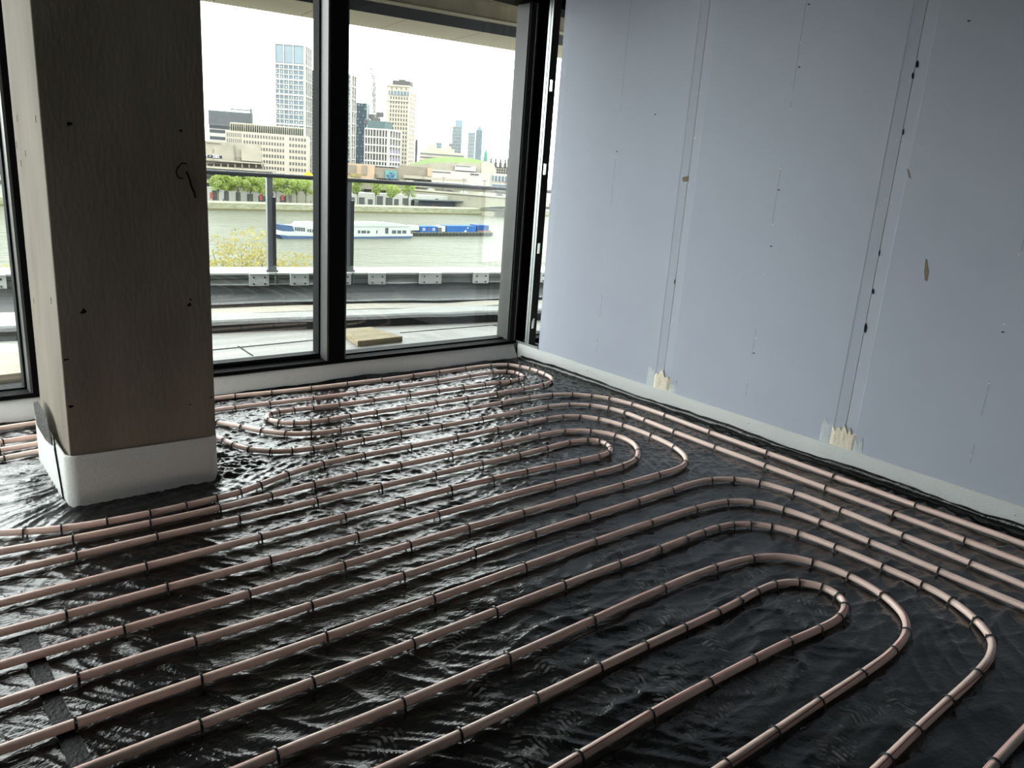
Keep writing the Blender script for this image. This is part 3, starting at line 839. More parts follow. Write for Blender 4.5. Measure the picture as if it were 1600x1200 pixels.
FOOT = [(860, 1145, 20), (972, 1070, 5), (1045, 1070, 25), (1115, 1008, 60), (1100, 1120, 10), (1165, 898, -5), (1232, 955, 70), (1282, 950, 100), (1225, 1050, 15),
        (1330, 1118, -10), (1405, 1100, 40), (1300, 1180, 15), (1036, 966, 0), (855, 1038, 80), (815, 1180, 30), (1165, 1070, -20), (765, 1090, 80), (700, 1018, 40),
        (565, 1180, 20), (960, 860, 10), (1020, 900, 10), (450, 870, 35), (200, 1010, 60), (1090, 800, 25)]
def film_material():
    M = bpy.data.materials.new('black_polythene')
    M.use_nodes = True
    nt = M.node_tree
    N, L = nt.nodes, nt.links
    b = N['Principled BSDF']
    def val(n, i, q):
        if isinstance(q, (int, float)): n.inputs[i].default_value = q
        else: L.new(q, n.inputs[i])
    def mth(op, *a, clamp=False):
        n = N.new('ShaderNodeMath'); n.operation = op; n.use_clamp = clamp
        for i, q in enumerate(a): val(n, i, q)
        return n.outputs[0]
    tc = N.new('ShaderNodeTexCoord')
    sp = N.new('ShaderNodeSeparateXYZ'); L.new(tc.outputs['Object'], sp.inputs[0])
    X_, Y_ = sp.outputs[0], sp.outputs[1]
    def noise(scale, det=3, vec=None, out=0):
        n = N.new('ShaderNodeTexNoise'); n.inputs['Scale'].default_value = scale; n.inputs['Detail'].default_value = det
        L.new(vec or tc.outputs['Object'], n.inputs['Vector'])
        return n.outputs[out]
    blot = noise(38, 4)
    fine = noise(180, 3)
    mask = None
    for (fx, fy, a) in FOOT:                # dusty shoe prints: sole outline x tread bars x blotches
        p = G(fx, fy)
        th = math.radians(a)
        dx, dy = mth('SUBTRACT', X_, float(p[0])), mth('SUBTRACT', Y_, float(p[1]))
        u = mth('ADD', mth('MULTIPLY', dx, math.cos(th)), mth('MULTIPLY', dy, math.sin(th)))
        v = mth('SUBTRACT', mth('MULTIPLY', dy, math.cos(th)), mth('MULTIPLY', dx, math.sin(th)))
        wd = mth('MULTIPLY_ADD', u, .12, .046)                            # sole widens to the ball
        e = mth('ADD', mth('POWER', mth('ABSOLUTE', mth('DIVIDE', u, .135)), 2.6), mth('POWER', mth('ABSOLUTE', mth('DIVIDE', v, wd)), 2.4))
        inside = mth('SUBTRACT', 1.15, e, clamp=True)
        heel = mth('GREATER_THAN', mth('ABSOLUTE', mth('ADD', u, .045)), .012)
        tread = mth('GREATER_THAN', mth('SINE', mth('ADD', mth('MULTIPLY', u, 330), mth('MULTIPLY', mth('ABSOLUTE', v), 190))), -.1)
        q = mth('MULTIPLY', mth('MULTIPLY', inside, heel), tread)
        mask = q if mask is None else mth('MAXIMUM', mask, q)
    gate = N.new('ShaderNodeMapRange'); gate.inputs[1].default_value = .44; gate.inputs[2].default_value = .60
    L.new(blot, gate.inputs[0])
    mask = mth('MULTIPLY', mask, gate.outputs[0])
    dust = N.new('ShaderNodeMapRange'); dust.inputs[1].default_value = .55; dust.inputs[2].default_value = .85; dust.inputs[4].default_value = .18
    L.new(noise(3.5, 6), dust.inputs[0])
    tot = mth('ADD', mth('MULTIPLY', mask, .75), mth('MULTIPLY', dust.outputs[0], mth('MULTIPLY', fine, .5)), clamp=True)
    mx = N.new('ShaderNodeMix'); mx.data_type = 'RGBA'
    mx.inputs[6].default_value = (.0070, .0078, .0076, 1)
    mx.inputs[7].default_value = (.17, .175, .17, 1)
    L.new(tot, mx.inputs[0])
    L.new(mx.outputs[2], b.inputs['Base Color'])
    rg = mth('ADD', mth('MULTIPLY', tot, .5), mth('MULTIPLY_ADD', noise(5, 3), .12, .12))
    L.new(rg, b.inputs['Roughness'])
    b.inputs['Specular IOR Level'].default_value = .55
    # fine crinkle
    mp = N.new('ShaderNodeMapping'); mp.inputs['Scale'].default_value = (1, 1.9, 1); mp.inputs['Rotation'].default_value = (0, 0, .5)
    L.new(tc.outputs['Object'], mp.inputs[0])
    w1 = noise(26, 4, mp.outputs[0])
    rid = mth('SUBTRACT', 1.0, mth('MULTIPLY', mth('ABSOLUTE', mth('SUBTRACT', w1, .5)), 5), clamp=True)
    bp = N.new('ShaderNodeBump'); bp.inputs['Strength'].default_value = .22; bp.inputs['Distance'].default_value = .004
    L.new(rid, bp.inputs['Height'])
    L.new(bp.outputs[0], b.inputs['Normal'])
    return M
M_film = film_material()
me.materials.append(M_film)
tag(obj('plastic_sheet', me), 'wrinkled shiny black plastic sheeting covering the whole floor', 'plastic sheet')


# ================================================================== the terrace outside
EA = math.radians(-9.9)                   # the parapet and soffit run at a slight angle to the windows
ET = np.array([math.cos(EA), math.sin(EA), 0.0])
EN = np.array([-math.sin(EA), math.cos(EA), 0.0])
PC = 7.91                                 # distance of the parapet's inner face
ZUP = np.array([0, 0, 1.0])
def E3(s, n, z):                          # terrace coordinates: along, outwards, up
    return ET * s + EN * n + ZUP * z
def ebox(mb, s0, s1, n0, n1, z0, z1, mi=0):
    return mb.obox(E3(s0, n0, z0), ET * (s1 - s0), EN * (n1 - n0), ZUP * (z1 - z0), mi)

ALB = .60
M_deck = mat('roof_membrane_pale', (168, 168, 161), .55, .4, var=.5, vscale=1.6, c2=(128, 128, 124), bump=.5, bscale=18, stretch=(.5, 1.6, 1))
M_memb = mat('dark_membrane', (60, 62, 62), .7, .15, var=.4, vscale=3.5, c2=(24, 27, 28), bump=.5, bscale=14, stretch=(.4, 1.4, 1))
M_lip = mat('black_lip', (40, 42, 42), .6, .3, var=.4, vscale=9, c2=(22, 24, 24), bump=.6, bscale=25)
M_sand = mat('sandy_membrane', (190, 182, 160), .7, .3, var=.45, vscale=2.5, c2=(150, 148, 138), bump=.4, bscale=18, stretch=(.4, 2.5, 1))
M_pconc = mat('parapet_concrete', (128, 132, 128), .8, .3, var=.3, vscale=5, bump=.2, bscale=30)
M_cop = mat('pale_coping', (206, 207, 200), .6, .4, var=.1, vscale=4)
M_plate = mat('white_plate', (228, 232, 228), .5, .4, var=.1, vscale=20)
M_rail = mat('dark_rail', (66, 68, 70), .4, .5, .3)
M_post = mat('grey_post', (134, 138, 140), .4, .5, .2)
M_slab = mat('sandstone_slab', (186, 172, 136), .85, .25, var=.25, vscale=14, c2=(158, 146, 116), bump=.4, bscale=70)
M_gslab = mat('concrete_slab', (186, 180, 160), .85, .25, var=.25, vscale=8, bump=.3, bscale=50)
M_soff = mat('soffit_panel', (188, 180, 156), .7, .3, var=.06, vscale=2)
M_sgap = mat('soffit_joint', (60, 58, 52), .8, .2)
M_fasc = mat('dark_fascia', (48, 52, 55), .45, .4)
M_beam = mat('beam_concrete', (150, 142, 120), .85, .2, var=.35, vscale=3.5, c2=(118, 110, 92), bump=.2, bscale=30)

ter = thing('terrace_deck', 'pale roof membrane deck outside the windows with dark lip and welded seams', 'roof deck', (2, 6, 0), kind='structure')
MB().box(-14, 9, 4.62, 4.9, -.2, .06).build('deck_margin', M_deck, ter)
_n = lambda x, n: (n - x * EN[0]) / EN[1]
MB().prism([(-12, 4.64, -.25), (8.6, 4.64, -.25), (8.6, _n(8.6, 6.18), -.25), (-12, _n(-12, 6.18), -.25)], (0, 0, .325)).build('deck_field', M_deck, ter)
# welded sheet laps: thin raised strips across and along
for (a, b_) in [((331, 547), (496, 531)), ((372, 541), (395, 556)), ((625, 520), (782, 507)), ((770, 508), (800, 516)), ((540, 507), (570, 503))]:
    A, B = G(*a, .076), G(*b_, .076)
    d = (B - A); L_ = np.linalg.norm(d); d /= L_
    nn = np.array([-d[1], d[0], 0])
    MB().obox(A - nn * .006, d * L_, nn * .012, ZUP * .003).build('welded_lap', M_memb, ter)
# dark lip, low kerb, sandy band, folded edge and sloping upstand, from the deck outwards
def band(name, prof, m_, s0=-14, s1=9, nseg=140, wob=.0, seed=0):
    mb = MB()
    k = len(prof)
    ss = np.linspace(s0, s1, nseg)
    for s in ss:
        w_ = wob * float(perlin(np.array([s * 2.1]), np.array([seed + .5]), seed)[0])
        for (n, z) in prof:
            mb.v.append(tuple(E3(s, n + w_, z + w_ * .5)))
    for i in range(nseg - 1):
        for q in range(k - 1):
            mb.f.append((i * k + q, i * k + k + q, i * k + k + q + 1, i * k + q + 1)); mb.m.append(0)
    return mb.build(name, m_, ter)
band('kerb_lip', [(6.15, .06), (6.17, .135), (6.22, .150), (6.30, .150), (6.34, .13)], M_lip, wob=.02, seed=3)
band('inner_strip', [(6.32, .13), (6.50, .135), (6.62, .14)], M_deck, wob=.01, seed=4)
band('sandy_strip', [(6.60, .138), (6.80, .142), (6.86, .142)], M_sand, wob=.02, seed=5)
band('folded_edge', [(6.84, .12), (6.86, .165), (6.92, .172), (6.98, .150)], M_lip, .9, 9, 70, .02, 6)
band('upstand_membrane', [(6.84, .138), (7.10, .120), (7.40, .105), (7.72, .110), (7.86, .150), (PC - .005, .165)], M_memb, wob=.015, seed=7)

par = thing('parapet_kerb', 'low grey concrete parapet with pale coping along the terrace edge', 'parapet', E3(2, PC, 0))
mb = MB(); ebox(mb, -14, 9, PC, PC + .42, -.3, .262); mb.build('wall_core', M_pconc, par)
mb = MB(); ebox(mb, -14, 9, PC - .012, PC + .44, .262, .280); mb.build('coping', M_cop, par)
mb = MB(); ebox(mb, -14, 9, PC - .006, PC, .222, .226); mb.build('joint_line', M_lip, par)

# fixing plates: one mesh, each plate a thing with its bolts
pb = MB()
pb.obox((-.095, -.022, -.145), (.19, 0, 0), (0, .022, 0), (0, 0, .142))
pb.obox((-.095, -.034, -.012), (.19, 0, 0), (0, .034, 0), (0, 0, .012))
plate_me = pb.mesh('plate', M_plate)
bb = MB().bar((0, 0, 0), (0, -.012, 0), .009, 8)
bolt_me = bb.mesh('bolt', M_rail)
PLATES = [(-.505, 1, 'leftmost white bolted plate, seen left of the concrete column'), (.85, 1, 'white bolted plate on the parapet hidden behind the column'), (1.704, 1, 'white bolted plate on the parapet just left of the first glass post'),
          (2.105, 1, 'white bolted plate on the parapet close left of the central mullion'), (2.552, 1, 'white bolted plate half hidden by the central mullion'),
          (2.937, 1, 'white bolted plate just right of the second glass post'), (3.560, 1.4, 'widest white bolted plate on the parapet in the right window'), (4.195, 1.05, 'rightmost white bolted plate in the right window'), (5.1, 1, 'white bolted plate seen past the bare stud')]
for s, sx, lb in PLATES:
    p = E3(s, PC - .006, .281)
    t = thing('fixing_plate', lb, 'metal plate', p, 'bolted plates on the parapet')
    o = obj('plate', plate_me, t); o.location = tuple(p); o.rotation_euler = (0, 0, EA); o.scale = (sx, 1, 1)
    pl_ = o
    for bx in (-.055, .055):
        for bz in (-.04, -.105):
            o = obj('bolt', bolt_me, pl_)
            o.matrix_parent_inverse = Matrix.LocRotScale(pl_.location, pl_.rotation_euler, pl_.scale).inverted()
            o.location = tuple(p + ET * bx * sx - EN * .022 + ZUP * bz); o.rotation_euler = (0, 0, EA)

bal = thing('glass_balustrade', 'glass balustrade with dark handrail and grey posts on the parapet', 'balustrade', E3(2, PC + .2, .28))
BN = PC + .10
M_gedge = mat('green_glass_edge', (120, 150, 142), .2, .6)
for s in (-2.6, -1.2, .35, 1.86, 2.665, 4.75, 6.2):
    mb = MB(); ebox(mb, s - .042, s + .012, BN - .02, BN + .05, .28, 1.205); po_ = mb.build('post', M_post, bal)
    mb = MB(); ebox(mb, s + .004, s + .038, BN - .032, BN + .02, .34, 1.02); mb.build('post_cover', M_rail, po_)
    mb = MB(); ebox(mb, s - .06, s + .055, BN - .03, BN + .06, .28, .30); ebox(mb, s - .045, s + .04, BN - .03, BN + .03, .30, .335); mb.build('post_foot', M_post, po_)
    mb = MB(); ebox(mb, s + .0, s + .012, PC - .02, PC - .004, .12, .28); mb.build('drain_strip', M_gedge, po_)
for a, b_ in [(-2.55, -1.25), (-1.15, .30), (.40, 1.81), (1.91, 2.615), (2.715, 4.70), (4.80, 6.15)]:
    mb = MB(); ebox(mb, a, b_, BN + .005, BN + .017, .30, 1.205); mb.build('glass_panel', M_bglass, bal)
mb = MB(); ebox(mb, -4, 7, BN - .03, BN + .035, 1.205, 1.245); mb.build('handrail', M_rail, bal)
mb = MB(); ebox(mb, -4, 7, BN - .032, BN - .03, 1.232, 1.242); mb.build('handrail_edge', M_post, bal)

# paving slabs lying on the deck
def slab(name, label, corners, h, m_):
    c = sum(corners) / 4
    t = MB().prism([tuple(p) for p in corners], (0, 0, h)).build(name, m_)
    bevel(t, .004)
    return tag(t, label, 'paving slab')
a, b_ = G(558.7, 541.5, .075), G(629, 533.5, .075)
u = (b_ - a); w_ = np.linalg.norm(u); u /= w_
v = np.array([-u[1], u[0], 0])
lean = u * .10
slab('paving_slab', 'square sandy paving slab lying on the deck outside the right window', [a, b_, b_ + v * .42 - lean * .3, a + v * .42 + lean], .042, M_slab)
a = G(-40, 606, .075); b_ = G(70, 592, .075)
slab('paving_slab', 'thick pale paving slab outside the narrow window left of the column', [a, b_, b_ + np.array([.1, .55, 0]), a + np.array([.1, .55, 0])], .055, M_gslab)

# the storey overhanging the terrace
ov = thing('overhang', 'concrete storey overhanging the terrace with pale soffit panels', 'overhang', E3(3, 7, 2.7), kind='structure')
SN0, SN1 = 7.217, 7.985
OV0 = .57
for k in range(-3, 7):
    s0 = 2.925 + k * .785
    mb = MB(); ebox(mb, s0 + .004, s0 + .781, SN0, SN1, 2.70, 2.72); mb.build('soffit_panel', M_soff, ov)
    mb = MB(); ebox(mb, s0 + .002, s0 + .783, SN0 - .004, SN0, 2.70, 2.795); mb.build('fascia_panel', M_fasc, ov)
mb = MB(); ebox(mb, OV0, 9, SN0 + .002, SN1 - .004, 2.712, 2.95); mb.build('box_core', M_sgap, ov)
mb = MB(); ebox(mb, OV0, 9, SN0 - .03, SN0 + .1, 2.797, 2.822); mb.build('pale_ledge', M_soff, ov)
mb = MB(); ebox(mb, OV0, 9, SN0 - .012, SN1 - .1, 2.822, 2.99); mb.build('beam', M_beam, ov)
MB().prism([(1.2, 4.5, 3.03), (8.6, 4.5, 3.03), (8.6, _n(8.6, SN0 + .2), 3.03), (1.8, _n(1.8, SN0 + .2), 3.03)], (0, 0, .35)).build('upper_slab', M_soff, ov)
MB().box(-12, 8.6, 4.4, 4.66, 2.78, 3.4).build('lintel', M_beam, ov)

# ================================================================== the river and the far bank
RZ = -22.0
def water_material():
    M = mat('river_water', (104, 103, 90), .45, .04, var=.3, vscale=.02, c2=(118, 117, 103))
    nt = M.node_tree
    N, L = nt.nodes, nt.links
    tc = N.new('ShaderNodeTexCoord')
    acc = None
    for sc, dist, st, sy in ((.30, 2.2, .9, 2.4), (.07, 4.0, .6, 2.2)):
        mp = N.new('ShaderNodeMapping'); mp.inputs['Scale'].default_value = (1, sy, 1); mp.inputs['Rotation'].default_value = (0, 0, .25)
        L.new(tc.outputs['Object'], mp.inputs[0])
        n = N.new('ShaderNodeTexNoise'); n.inputs['Scale'].default_value = sc; n.inputs['Detail'].default_value = 5
        L.new(mp.outputs[0], n.inputs['Vector'])
        b = N.new('ShaderNodeBump'); b.inputs['Strength'].default_value = st; b.inputs['Distance'].default_value = dist
        L.new(n.outputs[0], b.inputs['Height'])
        if acc is not None: L.new(acc, b.inputs['Normal'])
        acc = b.outputs[0]
    L.new(acc, N['Principled BSDF'].inputs['Normal'])
    return M
bankA, bankB = G(10, 322, RZ), G(700, 335, RZ)
BT = (bankB - bankA) * np.array([1, 1, 0]); BT /= np.linalg.norm(BT)
BN_ = np.array([-BT[1], BT[0], 0])
def K(s, n, z):                           # bank coordinates from the left end
    return np.array([bankA[0], bankA[1], 0]) + BT * s + BN_ * n + ZUP * z
def kbox(mb, s0, s1, n0, n1, z0, z1, mi=0):
    return mb.obox(K(s0, n0, z0), BT * (s1 - s0), BN_ * (n1 - n0), ZUP * (z1 - z0), mi)
mb = MB(); mb.quad((-700, 30, RZ), (900, 30, RZ), (1200, 900, RZ), (-700, 900, RZ))
tag(mb.build('river', water_material()), 'wide pale green river with small ripples', 'river', kind='structure')
M_ground = mat('bank_paving', (150, 146, 134), .9, .2, var=.2, vscale=.1)
M_bankwall = mat('river_wall_stone', (170, 165, 146), .9, .2, var=.45, vscale=.35, c2=(120, 122, 88), stretch=(1, 1, 3))
PRZ = -19.3
mb = MB(); kbox(mb, -400, 900, 1, 2500, RZ - 2, PRZ); tag(mb.build('far_bank', M_ground), 'paved far river bank under the city buildings', 'ground', kind='structure')
rw = thing('river_wall', 'weathered stone river wall along the far bank', 'river wall', K(150, 0, RZ))
mb = MB(); kbox(mb, -400, 900, 0, 1.2, RZ - 2, PRZ + .1); mb.build('wall_face', M_bankwall, rw)
mb = MB(); kbox(mb, -400, 900, -.15, 1.2, PRZ + .1, PRZ + .9); mb.build('parapet', mat('pale_stone', (198, 192, 176), .9, .2, var=.15, vscale=.5), rw)
mb = MB(); kbox(mb, -400, 900, -.6, 0, RZ - 1, RZ + .7); mb.build('tide_ledge', mat('tide_mark', (118, 112, 78), .9, .2, var=.3, vscale=.6), rw)
mb = MB().box(-700, 900, 12, 34, RZ - 2, -16)
tag(mb.build('near_bank', M_ground), 'near river embankment below the terrace', 'ground', kind='structure')

# ------------------------------------------------------------------ city helpers
def bm(name, c, rough=.8, spec=.25, var=.12, vscale=.15):
    return mat(name, c, rough, spec, var=var, vscale=vscale)
C_white = bm('pale_render', (184, 182, 174)); C_stone = bm('cream_stone', (182, 174, 158)); C_grey = bm('grey_cladding', (112, 116, 118))
C_conc = bm('board_marked_concrete', (166, 161, 144), var=.3); C_concd = bm('weathered_concrete', (140, 132, 116), var=.3)
C_tan = bm('tan_brick', (176, 154, 128)); C_win = bm('dark_window', (62, 64, 62), .3, .5); C_winb = bm('blue_window', (84, 106, 118), .25, .5)
C_wing = bm('green_window', (96, 130, 116), .25, .5); C_teal = bm('teal_glass', (70, 92, 102), .3, .5, var=.3, vscale=.4); C_dark = bm('dark_cladding', (74, 78, 82))
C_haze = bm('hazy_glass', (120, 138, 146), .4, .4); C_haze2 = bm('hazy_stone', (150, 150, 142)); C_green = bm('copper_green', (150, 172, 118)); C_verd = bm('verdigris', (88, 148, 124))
C_red = bm('red_paint', (176, 70, 66)); C_purple = bm('purple_panel', (122, 110, 142)); C_mural = bm('cyan_mural', (104, 162, 158), var=.5, vscale=.8)
C_blue = bm('container_blue', (36, 92, 158)); C_navy = bm('hull_blue', (66, 88, 122)); C_boat = bm('boat_white', (186, 188, 184)); C_yellow = bm('bright_yellow', (214, 184, 20)); C_black = bm('tyre_black', (46, 48, 46))
C_steel = bm('crane_steel', (150, 150, 144)); C_slate = bm('slate_grey', (92, 90, 88))

class Bldg:
    """box with a front face from L to C and a side face from C to R (picture points at the roof line); psi turns the front"""
    def __init__(s, name, label, L, C, R, d, psi=0, base=PRZ, body=None, depth=None, cat='building'):
        pc = H(*C, d)
        vd = np.array([pc[0], pc[1], 0]) / math.hypot(pc[0], pc[1])
        t = np.array([vd[1], -vd[0], 0])                 # to the right, square to the view
        c, sn = math.cos(math.radians(psi)), math.sin(math.radians(psi))
        s.t = t * c - vd * sn                            # left end swings away as psi grows
        s.n = np.array([-s.t[1], s.t[0], 0])             # away from the viewer
        if s.n @ vd < 0: s.n = -s.n
        pl = hit2(*L, pc, s.t)
        s.w = float((pc - pl) @ s.t)
        if R is not None and R != C:
            s.dep = abs(float((hit2(*R, pc, s.n) - pc) @ s.n))
        else:
            s.dep = depth or s.w * .6
        s.top, s.base = float(pc[2]), base
        s.o = np.array([pc[0], pc[1], 0]) - s.t * s.w    # front left corner
        s.root = thing(name, label, cat, s.o + s.t * s.w / 2 + ZUP * base)
        s.h = s.top - base
        if body is not None:
            mb = MB(); s.box(mb, 0, 1, 0, s.dep, 0, 1); mb.build('body', body, s.root)
    def P(s, u, n, v):                                   # u,v as fractions of the front; n metres inwards
        return s.o + s.t * (u * s.w) + s.n * n + ZUP * (s.base + v * s.h)
    def box(s, mb, u0, u1, n0, n1, v0, v1, mi=0):
        return mb.obox(s.P(u0, n0, v0), s.t * ((u1 - u0) * s.w), s.n * (n1 - n0), ZUP * ((v1 - v0) * s.h), mi)
    def add(s, name, m_, *boxes):
        mb = MB()
        for q in boxes: s.box(mb, *q)
        return mb.build(name, m_, s.root)
    def grid(s, name, m_, nu, nv, u0=0, u1=1, v0=0, v1=1, fu=.6, fv=.6, out=.15, side=False, seed=1, skip=0, deep=None):
        mb = MB(); r = random.Random(seed)
        for i in range(nu):
            for j in range(nv):
                if r.random() < skip: continue
                a = u0 + (u1 - u0) * (i + .5 - fu / 2) / nu; b = u0 + (u1 - u0) * (i + .5 + fu / 2) / nu
                c = v0 + (v1 - v0) * (j + .5 - fv / 2) / nv; d = v0 + (v1 - v0) * (j + .5 + fv / 2) / nv
                if not side: s.box(mb, a, b, -out, .05, c, d)
                else: mb.obox(s.P(1, a * s.dep, c) - s.t * .05, s.t * (out + .05), s.n * ((b - a) * s.dep), ZUP * ((d - c) * s.h))
        return stuff(mb.build(name, m_, s.root))
    def bars(s, name, m_, us=(), vs=(), wu=.01, wv=.01, out=.4, u0=0, u1=1, v0=0, v1=1, side=False):
        mb = MB()
        for u in us:
            if side: mb.obox(s.P(1, (u - wu / 2) * s.dep, v0), s.t * out, s.n * (wu * s.dep), ZUP * ((v1 - v0) * s.h))
            else: s.box(mb, u - wu / 2, u + wu / 2, -out, .02, v0, v1)
        for v in vs:
            if side: mb.obox(s.P(1, 0, v - wv / 2), s.t * out * .9, s.n * s.dep, ZUP * (wv * s.h))
            else: s.box(mb, u0, u1, -out * .9, .02, v - wv / 2, v + wv / 2)
        return stuff(mb.build(name, m_, s.root))

# ---- towers and blocks, left to right
b = Bldg('office_block', 'grey office block with dark banded windows, at the left behind the cream offices', (326, 176), (394, 177), (406, 182), 640, 8, body=C_white)
b.add('attic_storey', C_grey, (-.01, 1.01, -1, 1, .79, 1.0))
b.add('roof_gantry', C_grey, (.48, .98, 3, 5, 1.03, 1.05), (.5, .52, 3, 4, 1, 1.03), (.93, .97, 3, 8, 1.0, 1.07))
b.bars('window_bands', C_dark, vs=[.10, .20, .30, .40, .50, .60, .70, .76], wv=.045, out=.3)
b.bars('attic_ribs', C_dark, us=[k / 36 for k in range(1, 36)], wu=.008, out=1.15, v0=.80, v1=.99)

b = Bldg('glass_tower', 'tall white gridded residential tower with glazed top storeys, tallest in the left window', (429.6, 65), (476, 69), (486, 76), 480, 14, body=C_winb)
hh = b.h
lv = [1 - k * 24.2 * .00395 * 1.0 for k in range(0, 12)]
b.bars('white_grid', C_white, us=[.012, .30, .62, .985], vs=[.992] + [max(.02, .862 - .099 * k) for k in range(0, 9)], wu=.026, wv=.011, out=.7)
b.bars('white_piers', C_white, us=[.155, .46, .80], wu=.024, out=.6, v0=0, v1=.862)
b.bars('floor_edges', C_white, vs=[.862 - .033 * k for k in range(1, 26)], wv=.006, out=.45)
b.grid('blinds', C_boat, 12, 26, v0=0, v1=.862, fu=.42, fv=.38, out=.2, skip=.55, seed=4)
for k, (u0, u1) in enumerate([(.03, .28), (.32, .60), (.64, .97)]):
    b.add('top_glazing', C_haze, (u0, u1, -.15, .1, .872, .985))
b.add('side_cladding', C_white, (.995, 1.0, 0, b.dep, 0, 1))
b.bars('side_grid', C_white, us=[.02, .36, .68, .98], vs=[.862 - .099 * k for k in range(9)] + [.99], wu=.09, wv=.008, out=.5, side=True)
b.grid('side_windows', C_dark, 3, 25, v0=.02, v1=.985, fu=.42, fv=.62, out=.2, side=True, skip=.25)

b = Bldg('dark_tower', 'dark glazed tower with stacked balconies behind the white gridded tower', (484, 110), (506, 111), (512, 114), 560, 5, body=C_dark)
b.bars('balcony_edges', C_grey, vs=[k / 34 for k in range(1, 34)], wv=.009, out=1.0)
b.bars('pier_lines', C_grey, us=[.1, .3, .5, .7, .9], wu=.03, out=.6)

b = Bldg('white_tower', 'second white gridded tower, cut off by the central mullion', (512, 112), (549, 115), (556, 120), 500, 14, body=C_winb)
b.bars('white_grid', C_white, us=[.02, .2, .4, .6, .8, .985], vs=[.99] + [.90 - .1 * k for k in range(9)], wu=.028, wv=.011, out=.7)
b.bars('floor_edges', C_white, vs=[.95 - .033 * k for k in range(28)], wv=.007, out=.45)
b.add('side_cladding', C_white, (.995, 1.0, 0, b.dep, 0, 1))
b.bars('side_grid', C_white, us=[.02, .5, .98], vs=[.90 - .1 * k for k in range(9)] + [.99], wu=.10, wv=.008, out=.5, side=True)
b.grid('side_windows', C_dark, 2, 26, v0=.02, v1=.985, fu=.45, fv=.62, out=.2, side=True, skip=.25)

b = Bldg('teal_tower', 'dark teal glass tower beside the construction crane', (556.6, 161), (573, 162), (578, 163), 560, 10, body=C_teal)
b.bars('mullions', C_dark, us=[k / 8 for k in range(9)], vs=[k / 26 for k in range(1, 27)], wu=.02, wv=.006, out=.25)
b.grid('pale_panes', C_haze, 8, 26, fu=.7, fv=.6, out=.12, skip=.72, seed=8)  # scattered panes in a paler glass colour

b = Bldg('cream_offices', 'long cream office building with green glass attic and small square windows', (352, 207), (480, 213), None, 430, 3, body=C_stone, depth=30)
b.add('attic', C_wing, (.06, .955, 4, 20, 1.0, 1.125))
b.bars('attic_piers', C_stone, us=[.06 + .895 * k / 34 for k in range(35)], wu=.005, out=-3.9 + .0, v0=1.0, v1=1.115)
b.add('attic_frames', C_stone, (.05, .96, 3.2, 21, 1.115, 1.135), (.215, .24, 3.4, 6, 1, 1.12), (.735, .76, 3.4, 6, 1, 1.12))
b.grid('windows', C_win, 15, 10, .21, .72, .0, .985, fu=.5, fv=.52)
b.grid('right_windows', C_win, 6, 10, .77, .99, .0, .985, fu=.55, fv=.5, seed=2)
b.grid('stair_windows', C_win, 8, 2, .01, .2, .80, .98, fu=.4, fv=.75, seed=3)
b.grid('left_windows', C_win, 5, 8, .02, .2, .0, .78, fu=.4, fv=.5, seed=3)

# cranes over the block under construction
def lattice(mb, a, b_, w_, n, r):
    a, b_ = np.array(a), np.array(b_)
    d = (b_ - a); d /= np.linalg.norm(d)
    up = ZUP if abs(d[2]) < .9 else np.array([1.0, 0, 0])
    e1 = np.cross(d, up); e1 /= np.linalg.norm(e1); e2 = np.cross(d, e1)
    cs = [e1 * w_ + e2 * w_, -e1 * w_ + e2 * w_, -e1 * w_ - e2 * w_, e1 * w_ - e2 * w_]
    for c in cs: mb.bar(a + c, b_ + c, r, 4)
    for k in range(n):
        p, q = a + (b_ - a) * k / n, a + (b_ - a) * (k + 1) / n
        for i in range(4): mb.bar(p + cs[i], q + cs[(i + 1) % 4], r * .6, 3, cap=False)
for lab, base, head, jib, cj, d in [('tall luffing tower crane with the longer raised jib', (588.5, 215), (588.5, 192), (580.3, 106), (594, 176), 470), ('second luffing tower crane with the shorter raised jib', (582, 212), (582, 186), (587.6, 120), (574, 188), 485)]:
    bp_, hp, jp, cp = H(*base, d), H(*head, d), H(*jib, d), H(*cj, d)
    t = thing('tower_crane', lab, 'crane', (bp_[0], bp_[1], PRZ), 'cranes over the unfinished block')
    mb = MB(); lattice(mb, (bp_[0], bp_[1], PRZ), hp, .9, 26, .22); mb.build('mast', C_steel, t)
    mb = MB(); lattice(mb, hp, jp, .6, 24, .22); mb.build('jib', C_steel, t)
    mb = MB(); lattice(mb, hp, cp, .6, 6, .22); mb.build('counter_jib', C_steel, t)
    mb = MB().obox(cp - np.array([1.5, 1.5, 2.4]), (3, 0, 0), (0, 3, 0), (0, 0, 2.6)); mb.build('counterweight', C_slate, t)
    mb = MB().obox(hp - np.array([1.6, 1.6, .2]), (3.2, 0, 0), (0, 3.2, 0), (0, 0, 2.8)); mb.build('cab', C_slate, t)
    mb = MB().bar(jp, cp, .1, 4); mb.build('pendant_line', C_slate, t)

